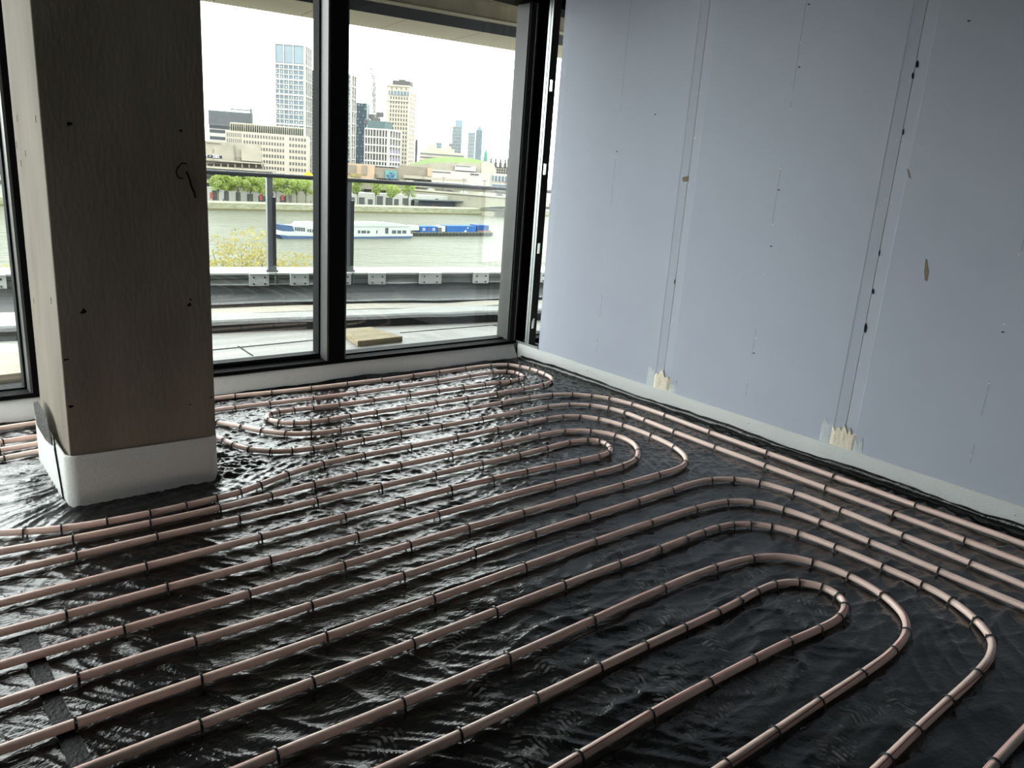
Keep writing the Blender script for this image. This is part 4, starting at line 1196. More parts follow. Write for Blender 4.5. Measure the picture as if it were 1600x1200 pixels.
b = Bldg('construction_block', 'unfinished concrete block with open top floors and purple cladding', (570.5, 202.5), (607, 203), (625, 209), 450, 22, body=C_win)
b.bars('frame', C_white, us=[.015, .13, .25, .36, .5, .62, .75, .87, .985], vs=[k / 9 for k in range(1, 10)], wu=.035, wv=.022, out=.8)
b.add('net_screen', bm('green_netting', (86, 104, 104)), (.0, .75, 3, 14, 1.0, 1.12))
b.bars('side_frame', C_white, us=[.02, .26, .5, .74, .98], vs=[k / 9 for k in range(1, 10)], wu=.05, wv=.022, out=.8, side=True)
b.grid('purple_panels', C_purple, 4, 7, v0=.0, v1=.75, fu=.55, fv=.5, out=.5, side=True, seed=5)
b.grid('infill_panels', C_grey, 2, 7, 0, .16, .0, .8, fu=.8, fv=.5, out=.4, seed=5)

b = Bldg('stone_tower', 'tall cream stone office tower with regular dark windows, right of the cranes', (604.3, 132.5), (640, 134), (651, 139), 620, 12, body=C_stone)
b.add('roof_box', C_slate, (.20, .98, 3, 14, 1.0, 1.045), (.45, .7, 5, 12, 1.045, 1.06))
b.add('cornice', C_stone, (-.02, 1.02, -.7, 1, .985, 1.0), (.0, 1.0, -.5, .5, .85, .862))
b.add('loggia_band', C_winb, (.10, .97, -.25, .2, .905, .945))
b.grid('loggia_piers', C_stone, 6, 1, .10, .97, .905, .945, fu=.22, fv=1, out=.5)
b.grid('round_windows', C_win, 4, 1, .12, .96, .955, .98, fu=.18, fv=.8)
b.grid('windows', C_win, 7, 22, .14, .97, .02, .90, fu=.40, fv=.62)
b.grid('side_windows', C_concd, 4, 22, .1, .9, .02, .95, fu=.35, fv=.62, side=True)

Bldg('dark_block', 'narrow dark block right behind the cream stone tower', (649, 217), (653, 218), None, 760, body=C_dark, depth=20)
b = Bldg('terraced_block', 'low stepped cream block of terraces below the distant towers', (655, 237), (727, 240), None, 800, body=C_stone, depth=40)
b.add('upper_steps', C_stone, (.12, .75, 3, 30, 1, 1.10), (.18, .35, 6, 25, 1.1, 1.2), (.55, .68, 6, 25, 1.1, 1.16))
b.bars('window_bands', C_grey, vs=[.62, .72, .82, .92], wv=.035, out=.5, u0=.03, u1=.97)
Bldg('far_block', 'small grey distant tower block left of the pair of glass towers', (681, 222.5), (690.5, 223), None, 1300, body=C_haze, depth=30).grid('windows', C_grey, 5, 12, fu=.5, fv=.5)
Bldg('far_block', 'short beige distant block tight beside the glass skyscraper', (701, 223.5), (707.5, 224), None, 1250, body=C_haze2, depth=30).grid('windows', C_grey, 4, 12, fu=.5, fv=.5)
b = Bldg('glass_skyscraper', 'distant pale blue glass skyscraper with stepped top', (707.5, 198), (722, 199), (726, 200), 1200, 10, body=C_haze)
b.add('tall_core', C_haze, (.22, 1.0, 2, 20, 1.0, 1.13))
b.bars('floor_lines', C_haze2, us=[.0, .22, .45, .7, 1.0], vs=[k / 16 for k in range(1, 17)], wu=.03, wv=.012, out=.8)
b = Bldg('twin_tower', 'left lower one of two joined distant blue-grey towers', (731.6, 207), (743, 208), None, 1150, 0, body=C_haze, depth=30)
b.bars('floor_lines', C_haze2, us=[.3, .65], vs=[k / 14 for k in range(1, 15)], wu=.05, wv=.012, out=.8)
b = Bldg('twin_tower', 'right taller one of two joined distant blue-grey towers with domed cap', (743.6, 203), (754.5, 204), None, 1150, 0, body=C_haze, depth=30)
b.bars('ribs', C_grey, us=[.2, .4, .6, .8], wu=.05, out=.8)
b.add('cap', C_haze, (.12, .88, 2, 20, 1.0, 1.04), (.28, .72, 4, 18, 1.04, 1.075), (.45, .55, 8, 12, 1.075, 1.12))
# verdigris spire
p = H(758.5, 249, 700); q = H(760.5, 229, 700)
t = thing('green_spire', 'small verdigris green spire rising behind the concert hall', 'spire', (p[0], p[1], PRZ))
mb = MB().bar((p[0], p[1], PRZ), (p[0], p[1], p[2] + .5), 2.0, 8); mb.build('drum', C_verd, t)
mb = MB().bar((p[0], p[1], p[2] + .5), (p[0], p[1], p[2] + 5), 1.8, 8, 1.3).bar((p[0], p[1], p[2] + 5), (p[0], p[1], p[2] + 8), 1.5, 8, .5).bar((p[0], p[1], p[2] + 8), (p[0], p[1], q[2]), .4, 6, .08); mb.build('spirelet', C_verd, t)
b = Bldg('gabled_block', 'dark slate roofed block of gables and chimneys at the right', (763, 256), (800, 262), None, 640, body=C_slate, depth=20)
for k in range(5):
    u = .04 + k * .2
    b.add('gable', C_slate, (u, u + .13, -.5, 4, 1, 1.14), (u + .03, u + .10, -.4, 3, 1.14, 1.26))
    b.add('chimney', C_concd, (u + .14, u + .17, 1, 3, 1, 1.30))
b.grid('windows', C_stone, 10, 3, .02, .98, .72, .98, fu=.4, fv=.5)

# ---- concert hall with green vaulted roof
hall = Bldg('concert_hall', 'pale concert hall with long curved green roof behind the bridge', (645, 268), (775, 273), None, 560, 0, body=C_stone, depth=45)
mb = MB()
prof = []
for (x, y) in [(640, 256.5), (650, 253), (662, 249.5), (676, 246.8), (690, 245.6), (705, 245.2), (720, 245.6), (735, 247), (748, 249.6), (757, 252)]:
    pz = hit2(x, y, hall.P(0, 6, 0), hall.t)
    prof.append(pz)
low = [hit2(x, y, hall.P(0, 6, 0), hall.t) for (x, y) in [(757, 256.5), (735, 254.5), (705, 253.6), (676, 254.6), (655, 257), (640, 258)]]
mb.prism(prof + low, hall.n * 34); mb.build('green_roof', C_green, hall.root)
fly = [hit2(x, y, hall.P(0, 4.5, 0), hall.t) for (x, y) in [(640, 258), (655, 257), (676, 254.6), (705, 253.6), (735, 254.5), (757, 256.5), (757, 272), (640, 270)]]
MB().prism(fly, hall.n * 30).build('vault_wall', C_conc, hall.root)
drum = [hit2(x, y, hall.P(0, 4, 0), hall.t) for (x, y) in [(752, 274), (752, 254), (757, 251.8), (763, 252.6), (769, 255), (773, 259), (775, 265), (775, 276)]]
MB().prism(drum, hall.n * 32).build('rounded_end', C_stone, hall.root)
def on(px0, py0, px1, py1, n, depth, nm, m_, B=hall):
    a = hit2(px0, py0, B.P(0, n, 0), B.t); c = hit2(px1, py1, B.P(0, n, 0), B.t)
    return MB().obox((a[0], a[1], c[2]), B.t * float((c - a) @ B.t), B.n * depth, ZUP * (a[2] - c[2])).build(nm, m_, B.root)
on(711, 258, 743, 268, 0, 6, 'stage_box', C_boat); on(712, 258.5, 736, 261, -.4, 1, 'dark_slot', C_win)
on(674, 265, 770, 296, -4, 12, 'river_front', C_white); on(674, 267.2, 704, 270.3, -4.5, 1, 'window_slot', C_win); on(735, 271, 741, 273.5, -4.5, 1, 'window_slot', C_win); on(742, 271.5, 748, 274, -4.5, 1, 'window_slot', C_win)
on(769, 271, 805, 300, -5, 12, 'glazed_wing', C_white); on(769.5, 274.5, 800, 284, -5.6, 1, 'wing_glazing', C_winb); on(769, 288, 800, 293, -5.6, 1, 'wing_base_glazing', C_winb)
for k in range(5): on(772 + k * 5.3, 274, 772.8 + k * 5.3, 284.5, -6, 1, 'wing_pier', C_white)

# ---- brutalist arts buildings between the trees and the towers
art = Bldg('gallery_block', 'low brown concrete gallery blocks with tan panels behind the trees', (541, 256), (673, 264), None, 440, 0, body=None, depth=30)
on(536, 254.5, 585, 284, 0, 20, 'tan_wing', C_tan, art); on(541, 257, 556, 272, -.8, 2, 'dark_stair', C_concd, art); on(566, 258.5, 573, 273, -.8, 2, 'concrete_shaft', C_concd, art); on(547, 271, 563, 277, -1, 2, 'graffiti_panel', bm('ochre_graffiti', (160, 150, 96), var=.6, vscale=1.2), art)
on(570, 256.5, 625, 262, 6, 12, 'white_roof', C_boat, art); on(585, 261, 674, 284, 1, 20, 'concrete_hall', C_concd, art); on(623, 258, 674, 268, 2, 16, 'roof_block', C_concd, art); on(668, 262, 675, 276, -.5, 4, 'tan_return', C_tan, art)
on(602, 266, 620, 280, -.2, 1, 'cyan_mural', C_mural, art)
mb = MB()
for (x, y, rr) in [(606, 275, 1.0), (611, 271, .9), (613, 276, 1.1), (608, 277.5, .6), (616, 273, .5)]:
    c_ = hit2(x, y, art.P(0, -.25, 0), art.t)
    mb.prism([tuple(c_ + art.t * rr * math.cos(k) * (1 + .3 * math.sin(3 * k)) + ZUP * rr * .8 * math.sin(k)) for k in np.linspace(0, math.tau, 11)[:-1]], art.n * .1)
stuff(mb.build('mural_figure', C_navy, art.root))
on(585, 272, 588, 281, -.5, 2, 'dark_door', C_win, art)
on(630, 274, 731, 285, -6, 10, 'beige_terrace', C_conc, art); on(646, 284, 735, 288.5, -5, 6, 'terrace_dark_gap', C_win, art); on(538, 280, 640, 300, -2, 6, 'undercroft', C_concd, art)  # a strip in the dark window colour runs below the beige terrace

# ---- the concrete theatre with its message sign
th = Bldg('concrete_theatre', 'layered concrete theatre with terraces at the far left of the view', (318, 222), (408, 226), None, 372, 0, body=C_conc, depth=30)
on(377, 233.5, 409, 253, -2.5, 4, 'stepped_tower', C_conc, th); on(316, 250.5, 420, 255.5, -5, 10, 'terrace_band', C_conc, th); on(316, 255.5, 417, 262, -2, 6, 'window_band', C_win, th)
for k in range(9): on(322 + k * 11, 255.5, 324.5 + k * 11, 262, -3, 2, 'terrace_pier', C_conc, th)
on(316, 262, 432, 266.5, -8, 14, 'terrace_band', C_conc, th); on(316, 266.5, 425, 269, -4, 8, 'window_band', C_win, th); on(316, 269, 436, 275, -11, 16, 'terrace_band', C_conc, th)
on(316, 275, 430, 281, -7, 8, 'window_band', C_win, th); on(310, 281, 345, 287, -12, 16, 'terrace_band', C_conc, th); on(310, 287, 344, 293, -8, 8, 'window_band', C_win, th); on(308, 293, 343, 298, -13, 16, 'terrace_band', C_conc, th); on(308, 298, 342, 307, -9, 8, 'window_band', C_win, th)
on(322, 221.5, 345, 224, -.8, 2, 'roof_edge', C_conc, th); on(366, 226, 367.2, 250, -.6, 1, 'formwork_joint', C_concd, th); on(333, 232, 334, 250, -.5, 1, 'formwork_joint', C_concd, th); on(369, 245, 376, 252, -.8, 1.5, 'balcony_box', C_concd, th)
sg = Bldg('message_sign', 'long black message board reading Mon - Sat on the concrete theatre', (306, 240), (347, 242.3), None, 364, 0, body=None, depth=.5, cat='sign')
on(306, 240.6, 347.2, 248.4, 0, .5, 'board', bm('sign_black', (44, 46, 50), .5), sg)
cu = bpy.data.curves.new('sign_text', 'FONT'); cu.body = 'Mon - Sat'; cu.size = 2.15; cu.extrude = .03
tmp = bpy.data.objects.new('tmp_text', cu); COL.objects.link(tmp)
bpy.context.view_layer.update()
tme = bpy.data.meshes.new_from_object(tmp.evaluated_get(bpy.context.evaluated_depsgraph_get()))
bpy.data.objects.remove(tmp)
tme.materials.clear(); M_led = mat('sign_white', (235, 238, 240), .6); tme.materials.append(M_led)
vsx = [v.co.x for v in tme.vertices]
e_ = hit2(343.0, 246.8, sg.P(0, -.05, 0), sg.t)
a_ = hit2(320.5, 246.8, sg.P(0, -.05, 0), sg.t)
fx = 1.05
txt = obj('lettering', tme, sg.root)
txt.matrix_parent_inverse = Matrix.Identity(4)
org = e_ - sg.t * (max(vsx) * fx)
M4 = Matrix.Identity(4)
for i in range(3):
    M4[i][0], M4[i][1], M4[i][2], M4[i][3] = sg.t[i] * fx, ZUP[i], -sg.n[i], float(org[i])
txt.matrix_basis = Matrix.Translation(sg.root.location).inverted() @ M4

# ---- yellow canopy and small things on the far bank
p = H(481.5, 276.5, 376); t_ = BT
t = thing('yellow_canopy', 'small bright yellow peaked shape just above the handrail beside the mullion', 'canopy', p)
mb = MB(); q0 = [p - t_ * 2.0 - BN_ * 1, p + t_ * 1.9 - BN_ * 1, p + t_ * 1.9 + BN_ * 1, p - t_ * 2.0 + BN_ * 1]; ap = p + ZUP * 2.6 + t_ * .2
mb.obox(q0[0], t_ * 3.9, BN_ * 2, ZUP * .9)
n0 = len(mb.v); mb.v += [tuple(q + ZUP * .9) for q in q0] + [tuple(ap)]
for k in range(4): mb.f.append((n0 + k, n0 + (k + 1) % 4, n0 + 4)); mb.m.append(0)
mb.build('hood', C_yellow, t)
MB().obox(p - t_ * 1.2 - ZUP * .35 - BN_ * .8, t_ * 2.2, BN_ * 1.6, ZUP * .35).build('base', C_slate, t)
MB().obox(p * np.array([1, 1, 0]) + ZUP * PRZ - BT * 9 - BN_ * 2, BT * 18, BN_ * 8, ZUP * (p[2] - .35 - PRZ)).build('terrace_block', C_conc, t)

# left slice of the view: red scaffold and a pale hall
b = Bldg('red_scaffold', 'red steel lattice structure seen left of the column', (-60, 178), (12, 182), None, 420, 0, body=None, depth=10, cat='scaffold')
mb = MB()
for i in range(15):
    for j in range(12):
        mb.bar(b.P(i / 14, 0, .35 + j * .054), b.P(min(1, (i + 1) / 14), 0, .35 + (j + 1) * .054), .14, 4, cap=False); mb.bar(b.P(i / 14, 0, .35 + j * .054), b.P(min(1, (i + 1) / 14), 0, .35 + j * .054), .14, 4, cap=False)
for i in range(15): mb.bar(b.P(i / 14, 0, 0), b.P(i / 14, 0, 1), .2, 4)
stuff(mb.build('lattice', C_red, b.root))
b = Bldg('pale_hall', 'pale low building with dark window rows at the extreme left', (-80, 222), (14, 227), None, 340, 0, body=C_white, depth=20)
b.bars('window_bands', C_win, vs=[.25, .45, .65, .85], wv=.08, out=.3)

# ---- bridge
pa, pb_ = G(640, 296.3, -12), G(800, 309.5, -12)
bt = (pb_ - pa) * np.array([1, 1, 0]); bl = np.linalg.norm(bt); bt /= bl
bn = np.array([-bt[1], bt[0], 0])
if bn @ pa < 0: bn = -bn
br = thing('river_bridge', 'long pale concrete road bridge with shallow arches over the river', 'bridge', pa * np.array([1, 1, 0]) + ZUP * RZ)
C_bridge = bm('bridge_stone', (160, 154, 136), var=.2, vscale=.4); C_bridge_shade = bm('bridge_shadow_tone', (118, 114, 102))  # second tone is painted shade for the line under the parapet
def bp3(x, y, n=0): return hit2(x, y, pa + bn * n, bt)
arch1 = [(640, 301), (655, 304), (668, 307.5), (682, 312), (696, 318), (708, 324), (716, 328.5)]
arch2 = [(731, 329), (742, 326.5), (755, 324.5), (775, 323), (800, 322.5), (840, 324)]
top = [(640, 296.3), (800, 309.5), (840, 312.8)]
prof = [bp3(*q) for q in top] + [bp3(*q) for q in reversed(arch2)] + [bp3(*q) for q in reversed(arch1)]
MB().prism(prof, bn * 20).build('deck_and_arches', C_bridge, br)
par_ = [bp3(640, 294.6), bp3(840, 311), bp3(840, 313.4), bp3(640, 296.9)]
MB().prism([p_ - bn * .5 for p_ in par_], bn * .8).build('parapet', C_stone, br)
MB().prism([bp3(*q) - bn * .12 for q in [(640, 297.4), (840, 313.9), (840, 314.9), (640, 298.4)]], bn * .2).build('painted_shadow_line', C_bridge_shade, br)  # dark strip painted as a shadow line below the parapet
MB().prism([bp3(640, 291, 18), bp3(840, 308, 18), bp3(840, 312, 18), bp3(640, 296, 18)], bn * .8).build('far_parapet', C_stone, br)
pm = [bp3(714, 328), bp3(733, 328.5), bp3(772, 331), bp3(770, 340.2), bp3(722, 337.8)]
MB().prism([p_ + bn * 1.0 for p_ in pm], bn * 17).build('pier', C_bridge, br)
MB().prism([bp3(*q) - bn * 1.5 for q in [(721, 334.5), (773, 337), (772, 341.5), (722, 339)]], bn * 22).build('pier_base', C_conc, br)
for k in range(5):
    q = bp3(660 + k * 32, 297.5 + k * 2.65, 3)
    MB().bar(q - ZUP * 1, q + ZUP * 7.5, .12, 5).obox(q + ZUP * 7.3 - bt * 1.2, bt * 2.4, bn * .3, ZUP * .25).build('lamp_post', C_slate, br)
for k, (x, c_) in enumerate([(672, C_boat), (701, C_slate), (723, C_boat), (752, C_white), (779, C_slate)]):
    q = bp3(x, 296.3 + (x - 640) * .0825, 6)
    t = thing('vehicle', ['small white van on the bridge, furthest left', 'dark car on the bridge left of the pier', 'white car on the bridge above the pier', 'pale van on the bridge right of the pier', 'dark car on the bridge, furthest right'][k], 'car', q, 'traffic on the bridge')
    MB().obox(q - bt * 2, bt * 4.2, bn * 1.8, ZUP * 1.0).obox(q - bt * 1.2 + ZUP * 1.0, bt * 2.6, bn * 1.8, ZUP * .6).build('body', c_, t)

# ---- trees
def leaf_cloud(centers, n, size, seed, flat=.8):
    r = np.random.RandomState(seed)
    V, Fs = [], []
    for i in range(n):
        c, rad = centers[r.randint(len(centers))]
        d = r.normal(size=3); d /= np.linalg.norm(d)
        p = np.array(c) + d * np.array([rad, rad, rad * flat]) * r.uniform(.35, 1.0) ** .5
        a = r.normal(size=3); a /= np.linalg.norm(a)
        b = np.cross(a, r.normal(size=3)); b /= np.linalg.norm(b)
        s = size * r.uniform(.6, 1.4)
        k = len(V)
        V += [tuple(p - a * s), tuple(p + b * s * .55), tuple(p + a * s), tuple(p - b * s * .55)]
        Fs.append((k, k + 1, k + 2, k + 3))
    return V, Fs
def leafmat(name, c, c2):
    M = mat(name, c, .6, .3, var=.5, vscale=2.5, c2=c2)
    nt = M.node_tree
    p_ = nt.nodes['Principled BSDF']; out = nt.nodes['Material Output']
    tr = nt.nodes.new('ShaderNodeBsdfTranslucent')
    nt.links.new(p_.inputs['Base Color'].links[0].from_socket, tr.inputs[0])
    mx = nt.nodes.new('ShaderNodeMixShader'); mx.inputs[0].default_value = .45
    nt.links.new(p_.outputs[0], mx.inputs[1]); nt.links.new(tr.outputs[0], mx.inputs[2]); nt.links.new(mx.outputs[0], out.inputs[0])
    return M
M_leafg = leafmat('spring_green_leaves', (186, 200, 112), (150, 168, 86))
M_leafy = leafmat('yellow_green_leaves', (184, 170, 98), (132, 122, 66))
M_bark = bm('bark', (96, 88, 74))
def tree(label, base, h, rad, n, size, seed, lm, group, trunk_r=.22, cr0=.35):
    r = random.Random(seed)
    base = np.array(base, float)
    t = thing('tree', label, 'tree', base, group)
    mb = MB()
    mb.bar(base, base + ZUP * h * .45, trunk_r, 7, trunk_r * .65)
    cs = []
    for k in range(11):
        a = r.uniform(0, math.tau); q = r.uniform(.15, .75) * rad; z = h * r.uniform(cr0 + .12, .88)
        c = base + np.array([math.cos(a) * q, math.sin(a) * q, z])
        cs.append((c, rad * r.uniform(.28, .46)))
        mb.bar(base + ZUP * h * r.uniform(.3, .5), c, trunk_r * .4, 5, trunk_r * .12)
    cs.append((base + ZUP * h * .86, rad * .4))
    mb.build('trunk', M_bark, t)
    V, Fs = leaf_cloud(cs, n, size, seed)
    f = MB(); f.v, f.f, f.m = V, Fs, [0] * len(Fs)
    stuff(f.build('foliage', lm, t))
    return t
ORD = ['first', 'second', 'third', 'fourth', 'fifth', 'sixth', 'seventh', 'eighth', 'ninth', 'tenth', 'eleventh', 'twelfth', 'thirteenth', 'fourteenth']
TX = [(349, 318), (366, 319), (385, 319.5), (404, 320), (420, 320), (441, 320.5), (457, 321), (472, 321), (487, 321.5), (544, 323), (568, 323.5), (595, 324), (616, 324), (637, 324)]
for k, (x, y) in enumerate(TX):
    p = G(x, y, PRZ)
    p = p + BN_ * (4 - (p - K(0, 0, 0)) @ BN_)
    d = math.hypot(p[0], p[1])
    tree('bright green tree on the far promenade, %s from the left' % ORD[k], p, [11.5, 12, 11, 12, 11, 12, 11.5, 11, 11, 12.5, 13, 13, 12, 12.5][k], 4.3 + (k * 7 % 5) * .2, 1500, .36, 100 + k, M_leafg, 'trees along the far promenade')
p = G(6, 318, PRZ); p = p + BN_ * (4 - (p - K(0, 0, 0)) @ BN_)
tree('green tree on the far bank glimpsed left of the column', p, 12, 4.5, 1500, .42, 131, M_leafg, 'trees along the far promenade')
# yellow-green tree tops on the near embankment
for k, (x, y, d, rad, h, lb) in enumerate([(388, 352, 27, 2.0, 9, 'tall yellow-green treetop just left of the first glass post'), (345, 398, 26, 1.7, 8, 'low yellow-green treetop beside the column edge'), (478, 390, 28, 1.5, 8, 'yellow-green treetop just left of the central mullion'), (446, 400, 27, 1.3, 8, 'small yellow-green treetop right behind the first glass post'), (425, 398, 30, 1.6, 8, 'broad yellow-green treetop directly behind the first glass post'), (14, 412, 24, 1.8, 8, 'yellow-green treetop seen left of the concrete column')]):
    tp_ = H(x, y, d)
    tree(lb, tp_ - ZUP * h * .93, h, rad, 3000, .050, 200 + k, M_leafy, 'yellow treetops below the terrace', .11, .45)

# ---- passenger boat
ba, bb_ = G(437, 373.5, RZ), G(645, 372.5, RZ)
u = (bb_ - ba); BL = float(np.linalg.norm(u)); u /= BL
v = np.array([-u[1], u[0], 0])
if v @ ba < 0: v = -v
boat = thing('passenger_boat', 'white and blue river passenger boat moored in mid river', 'boat', ba + u * BL / 2)
def bq(x, y, n=0): return hit2(x, y, ba + v * n, u)
def bprism(nm, pts, n, dep, m_): return MB().prism([bq(x, y, n) for x, y in pts], v * dep).build(nm, m_, boat)
bprism('hull', [(436, 366.5), (450, 368), (540, 369.8), (645, 368.8), (640, 374), (610, 376.4), (540, 377), (465, 376.2), (443, 373.5)], 0, 7, C_navy)
bprism('white_band', [(438, 363.5), (645, 365.8), (645, 369), (540, 370), (450, 368.3), (436, 366.8)], -.05, 7.1, C_boat)
bprism('bow_panel', [(439, 351.5), (457, 353), (460, 361), (441, 362.5)], .3, 6, C_navy)
bprism('bow_deck', [(441, 361), (470, 363), (470, 366), (439, 364.5)], .2, 6.4, C_boat)
bprism('cabin', [(456, 353), (640, 353.5), (642, 366.5), (452, 365)], .6, 5.8, C_boat)
bprism('wheelhouse', [(470, 348), (492, 347.3), (494, 353.2), (466, 353.2)], 1.2, 4.5, C_boat)
bprism('upper_roof', [(539, 349), (600, 348.2), (636, 352), (640, 354), (520, 353.6)], .4, 6.2, C_boat)
mb = MB().bar(bq(462, 353, 2), bq(461, 346.5, 2), .08, 5).bar(bq(575, 349, 3), bq(575, 345.5, 3), .08, 5); mb.build('mast', C_steel, boat)
for (x0, x1, y0, y1) in [(461, 463.4, 354.8, 360.5), (464.3, 466.6, 355, 361), (467.5, 469.8, 355.2, 361.2), (470.8, 473, 355.6, 361.4), (474, 476.6, 356, 361.6), (480.5, 482.6, 358, 362.4), (484, 486.5, 358, 363), (488, 491, 358.5, 363.5), (539, 544.5, 360.5, 365.5), (559.5, 563, 360, 365.5), (564.8, 572, 360.3, 365.8), (573.5, 578, 360.6, 365.8), (588, 590, 360, 365.5), (602, 607, 356, 367.5), (612.5, 619, 360, 365.2), (621, 627, 360, 365.2), (629, 635, 360, 365)]:
    q0 = bq(x0, y1, .52); q1 = bq(x1, y0, .52)
    MB().obox((q0[0], q0[1], q0[2]), u * float((q1 - q0) @ u), v * .12, ZUP * (q1[2] - q0[2])).build('cabin_window', C_dark, boat)
# ---- work barge with blue containers
ba2 = G(645, 369.5, RZ)
u2 = G(770, 369, RZ) - ba2; u2[2] = 0; L2 = float(np.linalg.norm(u2)); u2 /= L2
v2 = np.array([-u2[1], u2[0], 0]); v2 = v2 if v2 @ ba2 > 0 else -v2
barge = thing('work_barge', 'flat dark work barge fendered with tyres behind the passenger boat', 'barge', ba2 + u2 * L2 / 2)
def b2(x, y, n=0): return hit2(x, y, ba2 + v2 * n, u2)
MB().prism([b2(x, y) for x, y in [(644, 363.5), (770, 363), (770, 368), (766, 369.5), (650, 370), (645, 368)]], v2 * 8).build('hull', bm('barge_hull', (104, 102, 86), var=.3, vscale=.8), barge)
for k in range(24):
    c_ = b2(647 + k * 5.2, 366.4, -.25)
    mb = MB()
    for i in range(8):
        a0, a1 = i * math.tau / 8, (i + 1) * math.tau / 8
        for (r0, r1) in ((.25, .55),):
            mb.prism([tuple(c_ + (u2 * math.cos(a) + ZUP * math.sin(a)) * rr) for a, rr in ((a0, r0), (a0, r1), (a1, r1), (a1, r0))], v2 * .25)
    mb.build('tyre_fender', C_black, barge)
def box2(nm, lb, x0, y0, x1, y1, m_, cat, dep=4, n=1.5, ribs=0):
    q0, q1 = b2(x0, y1, n), b2(x1, y0, n)
    t = thing(nm, lb, cat, q0)
    w_ = float((q1 - q0) @ u2); h_ = q1[2] - q0[2]
    MB().obox(q0, u2 * w_, v2 * dep, ZUP * h_).build('body', m_, t)
    if ribs:
        mb = MB()
        for k in range(ribs): mb.obox(q0 + u2 * (w_ * (k + .25) / ribs) - v2 * .06 + ZUP * .05, u2 * (w_ * .4 / ribs), v2 * .07, ZUP * (h_ - .1))
        stuff(mb.build('ribs', m_, t))
        MB().obox(q0 - u2 * .05 - v2 * .08 + ZUP * (h_ - .15), u2 * (w_ + .1), v2 * (dep + .1), ZUP * .18).build('top_rail', m_, t)
    return t, q0, w_, h_
t, q0, w_, h_ = box2('shipping_container', 'blue container with white emblems at the left end of the barge', 656, 354.2, 683, 363.5, C_blue, 'container', ribs=12)
for f in (.22, .80):
    MB().obox(q0 + u2 * w_ * (f - .07) - v2 * .09 + ZUP * h_ * .3, u2 * w_ * .05, v2 * .03, ZUP * h_ * .5).obox(q0 + u2 * w_ * (f + .02) - v2 * .09 + ZUP * h_ * .3, u2 * w_ * .05, v2 * .03, ZUP * h_ * .5).obox(q0 + u2 * w_ * (f - .07) - v2 * .09 + ZUP * h_ * .5, u2 * w_ * .14, v2 * .03, ZUP * h_ * .12).build('white_emblem', C_boat, t)
MB().obox(q0 + u2 * w_ * .49 - v2 * .09 + ZUP * h_ * .42, u2 * w_ * .06, v2 * .03, ZUP * h_ * .25).build('red_emblem', C_red, t)
t, q0, w_, h_ = box2('shipping_container', 'longest blue container in the middle of the barge', 698, 353.4, 744, 363.3, C_blue, 'container', ribs=20)
MB().prism([q0 + u2 * w_ * .55 - v2 * .09, q0 + u2 * w_ * .70 - v2 * .09, q0 + u2 * w_ * .64 - v2 * .09 + ZUP * h_ * .45], v2 * .03).obox(q0 + u2 * w_ * .68 - v2 * .09 + ZUP * h_ * .62, u2 * w_ * .05, v2 * .03, ZUP * h_ * .22).build('white_emblem', C_boat, t)
box2('shipping_container', 'short blue container raised at the right end of the barge', 745, 352.3, 764, 360.2, bm('deep_blue', (30, 70, 128)), 'container', ribs=8)
box2('deck_hut', 'small white hut at the left end of the barge', 646, 353, 655, 360, C_boat, 'hut')
box2('deck_hut', 'small white hut between the two larger blue containers', 690, 353.5, 696, 362, C_boat, 'hut')
box2('cargo_pile', 'pinkish stacked cargo under the raised container on the barge', 746, 360.3, 767, 363.4, bm('pinkish_cargo', (160, 120, 104), var=.5, vscale=1.5), 'cargo')
box2('cargo_pile', 'grey machinery left of the small middle hut on the barge', 684, 356, 690, 363.4, C_slate, 'machinery')

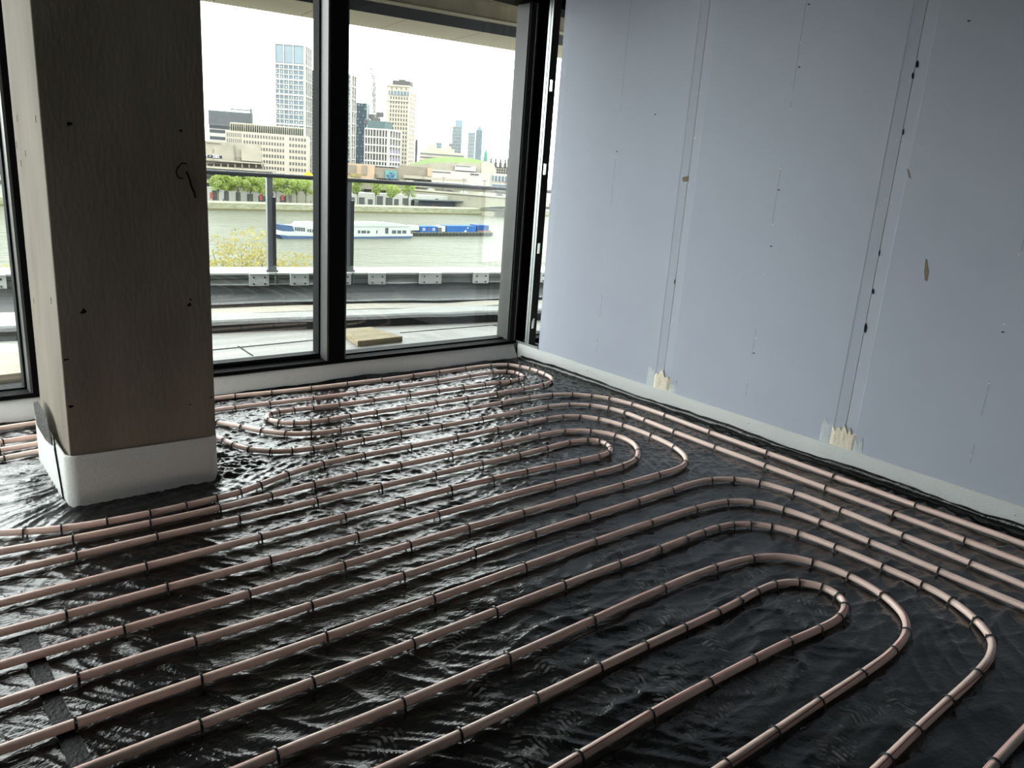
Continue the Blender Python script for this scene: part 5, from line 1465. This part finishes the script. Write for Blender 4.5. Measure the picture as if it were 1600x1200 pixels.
# ---- promenade life: kiosks, banners and lamp posts
r = random.Random(12)
for k, (x, y) in enumerate([(346, 311), (414, 311), (449, 312), (20, 316)]):
    p = G(x, y + 9, PRZ); p = p + BN_ * (2.4 - (p - K(0, 0, 0)) @ BN_)
    t = thing('banner', ['red banner on the promenade nearest the column', 'red banner on the promenade under the fourth tree', 'red banner on the promenade right of the glass post', 'red banner on the bank left of the column'][k], 'banner', p, 'red promenade banners')
    MB().bar(p, p + ZUP * 4.2, .07, 5).build('pole', C_slate, t)
    MB().obox(p + ZUP * 1.6, BT * 1.0, BN_ * .05, ZUP * 2.5).build('flag', C_red, t)
col = thing('colonnade', 'low pale arcade with dark openings behind the promenade trees', 'building', K(140, 20, PRZ))
mb = MB(); kbox(mb, 40, 330, 16, 24, PRZ, PRZ + 5.5); mb.build('wall', C_white, col)
mb = MB()
for k in range(56): kbox(mb, 42 + k * 5.1, 42 + k * 5.1 + r.uniform(1.8, 4.0), 15.8, 16.2, PRZ + .2, PRZ + r.uniform(2.6, 4.4))
stuff(mb.build('openings', C_win, col))
mb = MB(); kbox(mb, 180, 330, 8, 15, PRZ + 3.2, PRZ + 3.6); mb.build('canopy', C_dark, col)
mb = MB(); kbox(mb, 182, 328, 12, 12.3, PRZ, PRZ + 3.2); mb.build('dark_front', C_dark, col)  # front below the canopy in plain dark cladding
# strollers, each a small figure
def stroller(p, c, leg, sc, seed):
    r = random.Random(seed)
    mb = MB()
    a = r.uniform(0, math.tau); f = np.array([math.cos(a), math.sin(a), 0]); s = np.array([-f[1], f[0], 0])
    for sd in (-1, 1):
        mb.bar(p + f * .18 * sd + s * .09 * sd, p + s * .09 * sd + ZUP * .86 * sc, .07, 5, .10, mi=1)
        mb.bar(p + s * .22 * sd + ZUP * 1.42 * sc, p + s * .27 * sd - f * .12 * sd + ZUP * .82 * sc, .06, 5, .045)
    mb.bar(p + ZUP * .82 * sc, p + ZUP * 1.46 * sc, .15, 7, .20)
    mb.bar(p + ZUP * 1.44 * sc, p + ZUP * 1.54 * sc, .06, 5, mi=2)
    mb.bar(p + ZUP * 1.52 * sc, p + ZUP * 1.64 * sc, .085, 7, .115, mi=2).bar(p + ZUP * 1.64 * sc, p + ZUP * 1.76 * sc, .115, 7, .06, mi=1)
    return mb.build('person', [c, leg, C_skin], None)
C_skin = bm('skin', (170, 128, 104))
cl = [C_boat, C_slate, C_red, C_navy, C_white, C_dark]
for k in range(26):
    s_ = 50 + k * 9.6 + r.uniform(-3, 3)
    o = stroller(K(s_, r.uniform(2.2, 6), PRZ), cl[k % 6], [C_dark, C_navy, C_slate][k % 3], r.uniform(.93, 1.05), k)
    tag(o, 'tiny distant figure walking along the far promenade', 'person', 'strollers on the far promenade')
